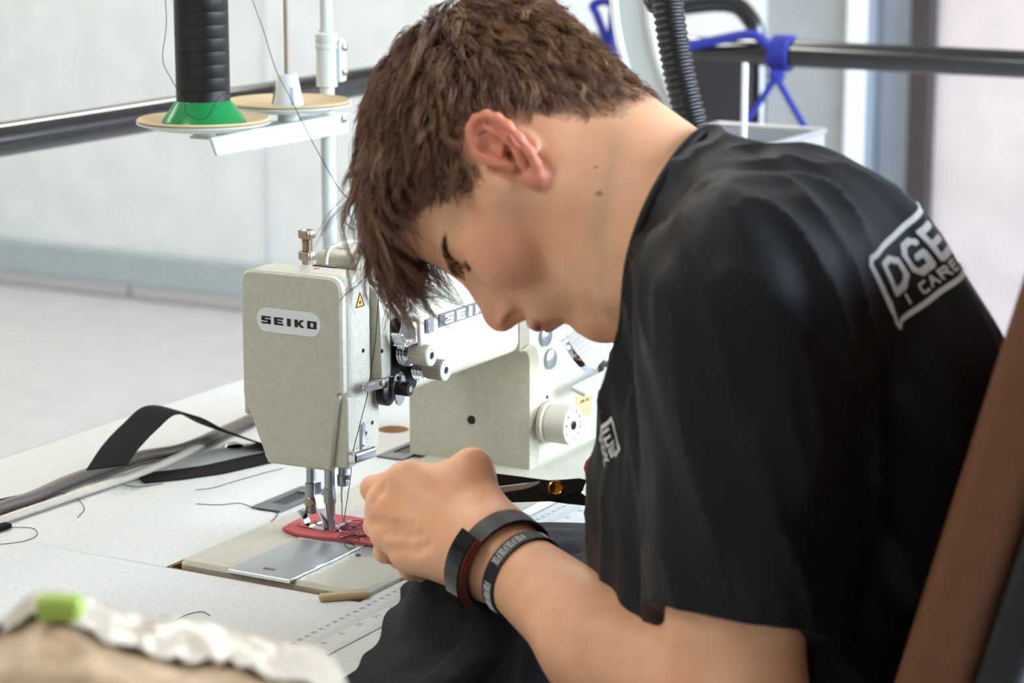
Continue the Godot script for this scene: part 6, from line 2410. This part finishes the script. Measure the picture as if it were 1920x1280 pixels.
func build_fabric() -> void:
	# outline on the table, photo left edge first; the rest falls over the table's front edge
	var g := Geo.new()
	var nx := 96
	var nz := 84
	var nz_ := FastNoiseLite.new()
	nz_.seed = 5
	nz_.frequency = 9.0
	nz_.fractal_octaves = 3
	var edge := Curve2D.new()
	var rows := []
	# for each row across x: rear edge z(x), from the photo's outline
	var xs := [-0.56, -0.42, -0.309, -0.262, -0.157, -0.10, -0.051, 0.0, 0.06, 0.11, 0.15, 0.2]
	var zr := [0.255, 0.24, 0.217, 0.201, 0.160, 0.135, 0.112, 0.100, 0.112, 0.143, 0.205, 0.235]
	var pts := []
	for i in nx + 1:
		var x := lerpf(-0.55, 0.19, float(i) / nx)
		var z0 := 0.2
		for k in xs.size() - 1:
			if x >= xs[k] and x <= xs[k + 1]:
				var t: float = (x - xs[k]) / (xs[k + 1] - xs[k])
				t = t * t * (3 - 2 * t)
				z0 = lerpf(zr[k], zr[k + 1], t)
		for j in nz + 1:
			var s := minf(pow(float(j) / nz, 0.85) * 0.36, 0.276 - z0 + 0.175)
			var z := z0 + s
			var y := 0.0022
			var nse := nz_.get_noise_2d(x * 1.0, z * 1.0)
			y += 0.006 * smoothstep(0.0, 0.05, s) * (0.6 + nse)
			# bunched ridge gathered towards the hands
			var dx := x + 0.175
			y += 0.05 * exp(-dx * dx / 0.0035) * smoothstep(0.0, 0.05, s) * (1.0 - smoothstep(0.10, 0.2, s))
			var over := z - 0.276
			if over > 0.0:
				var bend := minf(over, 0.05)
				var drop := maxf(over - 0.02, 0.0)
				var lap := maxf(drop - 0.088, 0.0)
				z = 0.276 + minf(over, 0.03) + nse * 0.008 + minf(lap, 0.07)
				y = y * (1.0 - smoothstep(0.0, 0.08, over)) - minf(drop, 0.088) + 0.002 + nse * 0.006 * smoothstep(0.0, 0.03, lap)
			pts.append(Vector3(x, y, z))
	for i in nx + 1:
		for j in nz + 1:
			var a: Vector3 = pts[mini(i + 1, nx) * (nz + 1) + j] - pts[maxi(i - 1, 0) * (nz + 1) + j]
			var b: Vector3 = pts[i * (nz + 1) + mini(j + 1, nz)] - pts[i * (nz + 1) + maxi(j - 1, 0)]
			g.pt(pts[i * (nz + 1) + j], b.cross(a).normalized())
	for i in nx:
		for j in nz:
			var a := i * (nz + 1) + j
			g.quad(a, a + 1, a + nz + 2, a + nz + 1)
	solo("black_felt_cloth", g, mats["black felt"], "black linty cloth spread over the table's front edge under the man's hands", "fabric")

func build_parcel() -> void:
	var dp := 1.05
	var base_y := 0.06
	var c := px(240, 1250, dp) * Vector3(1, 0, 1) + Vector3(0, base_y, 0)
	var cart := thing("side_trolley", "small steel trolley beside the operator's chair carrying the parcel", "trolley", Vector3(c.x, FLOOR, c.z))
	obj("tray_top", box_geo(Vector3(c.x - 0.2, base_y - 0.025, c.z - 0.2), Vector3(c.x + 0.14, base_y, c.z + 0.16), 0.004), mats["steel grey"], cart)
	for s in [[-0.18, -0.18], [0.12, -0.18], [-0.18, 0.14], [0.12, 0.14]]:
		obj("leg", box_geo(Vector3(c.x + s[0] - 0.012, FLOOR, c.z + s[1] - 0.012), Vector3(c.x + s[0] + 0.012, base_y - 0.025, c.z + s[1] + 0.012), 0.003), mats["steel grey"], cart)
	var p := thing("parcel", "blurred kraft paper parcel in shiny clear wrap on a trolley beside the work table", "parcel", c)
	var nz := FastNoiseLite.new()
	nz.seed = 12
	nz.frequency = 14.0
	nz.fractal_octaves = 3
	# body: lumpy box along the photo's lower left
	var g := Geo.new()
	var n := 40
	var ax := (px(640, 1290, dp) - px(-60, 1115, dp))
	ax.y = 0
	var right := ax.normalized()
	var back := Vector3.UP.cross(right).normalized()
	if back.dot(cam_F) < 0: back = -back
	var o := px(-160, 1100, dp)
	o.y = base_y
	var y_a := px(0, 1118, dp).y - base_y
	var y_b := px(640, 1272, dp).y - base_y
	var pts := []
	for i in n + 1:
		var u := float(i) / n
		var x := u * 0.19
		var yt := lerpf(y_a - 0.026, y_b - 0.022, u)
		for j in 21:
			var a := PI * j / 20.0
			var r := Vector2(cos(a), sin(a))
			var q := Vector2(signf(r.x) * pow(absf(r.x), 0.35), pow(r.y, 0.4))
			var end := 1.0 - pow(absf(u * 2 - 1), 10.0) * 0.5
			var b := q.x * 0.08 * end
			var y := q.y * yt * end + nz.get_noise_3d(x, b, q.y) * 0.010 * q.y
			pts.append(o + right * x + back * (b + 0.05) + Vector3.UP * maxf(y, 0.0005))
	for i in n + 1:
		for j in 21:
			var a: Vector3 = pts[mini(i + 1, n) * 21 + j] - pts[maxi(i - 1, 0) * 21 + j]
			var b: Vector3 = pts[i * 21 + mini(j + 1, 20)] - pts[i * 21 + maxi(j - 1, 0)]
			g.pt(pts[i * 21 + j], b.cross(a).normalized() * (-1.0 if b.cross(a).dot(pts[i * 21 + j] - (o + right * 0.095 + back * 0.05)) < 0 else 1.0))
	for i in n:
		for j in 20:
			var a := i * 21 + j
			g.quad(a, a + 1, a + 22, a + 21)
	for e in [0, n]:
		var ctr := Vector3.ZERO
		for j in 21: ctr += pts[e * 21 + j] / 21.0
		var nn := -right if e == 0 else right
		var ci := g.pt(ctr, nn)
		var f := g.v.size()
		for j in 21: g.pt(pts[e * 21 + j], nn)
		for j in 20: g.tri(ci, f + j, f + j + 1)
	obj("kraft_body", g, mats["kraft"], p)
	# crumpled wrap along the upper edge; its highlights are put into the whitish colour
	g = Geo.new()
	var w := []
	for i in n + 1:
		for j in 9:
			var fj := 8.6 + j * 0.18 + 0.4 * nz.get_noise_2d(i * 0.02, 7.0)
			var base: Vector3 = pts[i * 21 + int(fj)].lerp(pts[i * 21 + int(fj) + 1], fj - int(fj))
			var up: Vector3 = g_out(base, o + right * 0.095 + back * 0.05)
			w.append(base + up * (0.003 + 0.005 * absf(nz.get_noise_3d(base.x * 3, base.y * 3, base.z * 3))))
	for i in n + 1:
		for j in 9:
			var a: Vector3 = w[mini(i + 1, n) * 9 + j] - w[maxi(i - 1, 0) * 9 + j]
			var b: Vector3 = w[i * 9 + mini(j + 1, 8)] - w[i * 9 + maxi(j - 1, 0)]
			g.pt(w[i * 9 + j], b.cross(a).normalized() * (1.0 if b.cross(a).y > 0 else -1.0))
	for i in n:
		for j in 8:
			var a := i * 9 + j
			g.quad(a, a + 1, a + 10, a + 9)
	obj("wrap", g, mats["wrap highlight"], p)
	g = Geo.new()
	g.rbox(plane(px(112, 1138, 1.10), right, Vector3.UP), Vector3(0.022, 0.012, 0.012), 0.004, 3)
	obj("green_tag", g, mats["tape green"], p)

func g_out(a: Vector3, c: Vector3) -> Vector3:
	return (a - c).normalized()

func build_chair() -> void:
	# reclined backrest seen from its side
	var b := px_x(1668, 1280, -0.40)
	var t := px_x(1925, 470, -0.40)
	var up := (t - b).normalized()
	var across := Vector3.RIGHT
	var nrm := across.cross(up).normalized()
	if nrm.z < 0: nrm = -nrm
	var ch := thing("work_chair", "brown leather work chair with black shell and grey back panel", "chair", Vector3(-0.18, FLOOR, 0.62))
	var low := b - up * 0.36
	var top := t + up * 0.06
	var mid := (low + top) / 2
	var len := (top - low).length()
	var xf := Transform3D(Basis(across, up, across.cross(up)), mid)
	var g := Geo.new()
	g.rbox(Transform3D(xf.basis, mid + across * 0.22 + nrm * 0.024), Vector3(0.44, len, 0.048), 0.014, 4)
	obj("back_cushion", g, mats["brown leather"], ch)
	g = Geo.new()
	g.rbox(Transform3D(xf.basis, mid + across * 0.22 + nrm * 0.0625 - up * 0.01), Vector3(0.445, len - 0.04, 0.028), 0.008, 3)
	obj("back_shell", g, mats["chair shell"], ch)
	g = Geo.new()
	g.rbox(Transform3D(xf.basis, mid + across * 0.225 + nrm * 0.078 - up * 0.01), Vector3(0.405, len - 0.08, 0.006), 0.002, 2)
	obj("back_panel", g, mats["chair fabric"], ch)
	var sy := -0.335
	g = Geo.new()
	g.rbox(at(Vector3(-0.18, sy, 0.33)), Vector3(0.46, 0.07, 0.42), 0.03, 4)
	obj("seat", g, mats["brown leather"], ch)
	g = Geo.new()
	g.band(spline([Vector3(-0.18, sy - 0.045, 0.4), Vector3(-0.18, sy - 0.05, 0.6), low + across * 0.22 + nrm * 0.09 + Vector3(0, -0.05, 0.01), low + across * 0.22 + nrm * 0.085 + up * 0.12], 6), [Vector3.RIGHT], 0.07, 0.012)
	obj("back_bracket", g, mats["chair shell"], ch)
	g = Geo.new()
	g.lathe([Vector2(0.026, FLOOR + 0.09), Vector2(0.026, -0.55), Vector2(0.018, -0.55), Vector2(0.018, sy - 0.04), Vector2(0.07, sy - 0.036)], at(Vector3(-0.18, 0, 0.38)), 20)
	obj("column", g, mats["chair shell"], ch)
	for k in 5:
		var a := TAU * k / 5 + 0.4
		var d := Vector3(cos(a), 0, sin(a))
		g = Geo.new()
		g.tube([Vector3(-0.18, FLOOR + 0.11, 0.38), Vector3(-0.18, FLOOR + 0.07, 0.38) + d * 0.28], 0.022, 0.014, 10)
		var lg := obj("base_arm", g, mats["chair shell"], ch)
		g = Geo.new()
		g.lathe([Vector2(0, -0.011), Vector2(0.024, -0.011), Vector2(0.027, 0), Vector2(0.024, 0.011), Vector2(0, 0.011)], facing(Vector3(-0.18, FLOOR + 0.027, 0.38) + d * 0.28, d.cross(Vector3.UP)), 16)
		obj("caster", g, mats["chair shell"], lg)
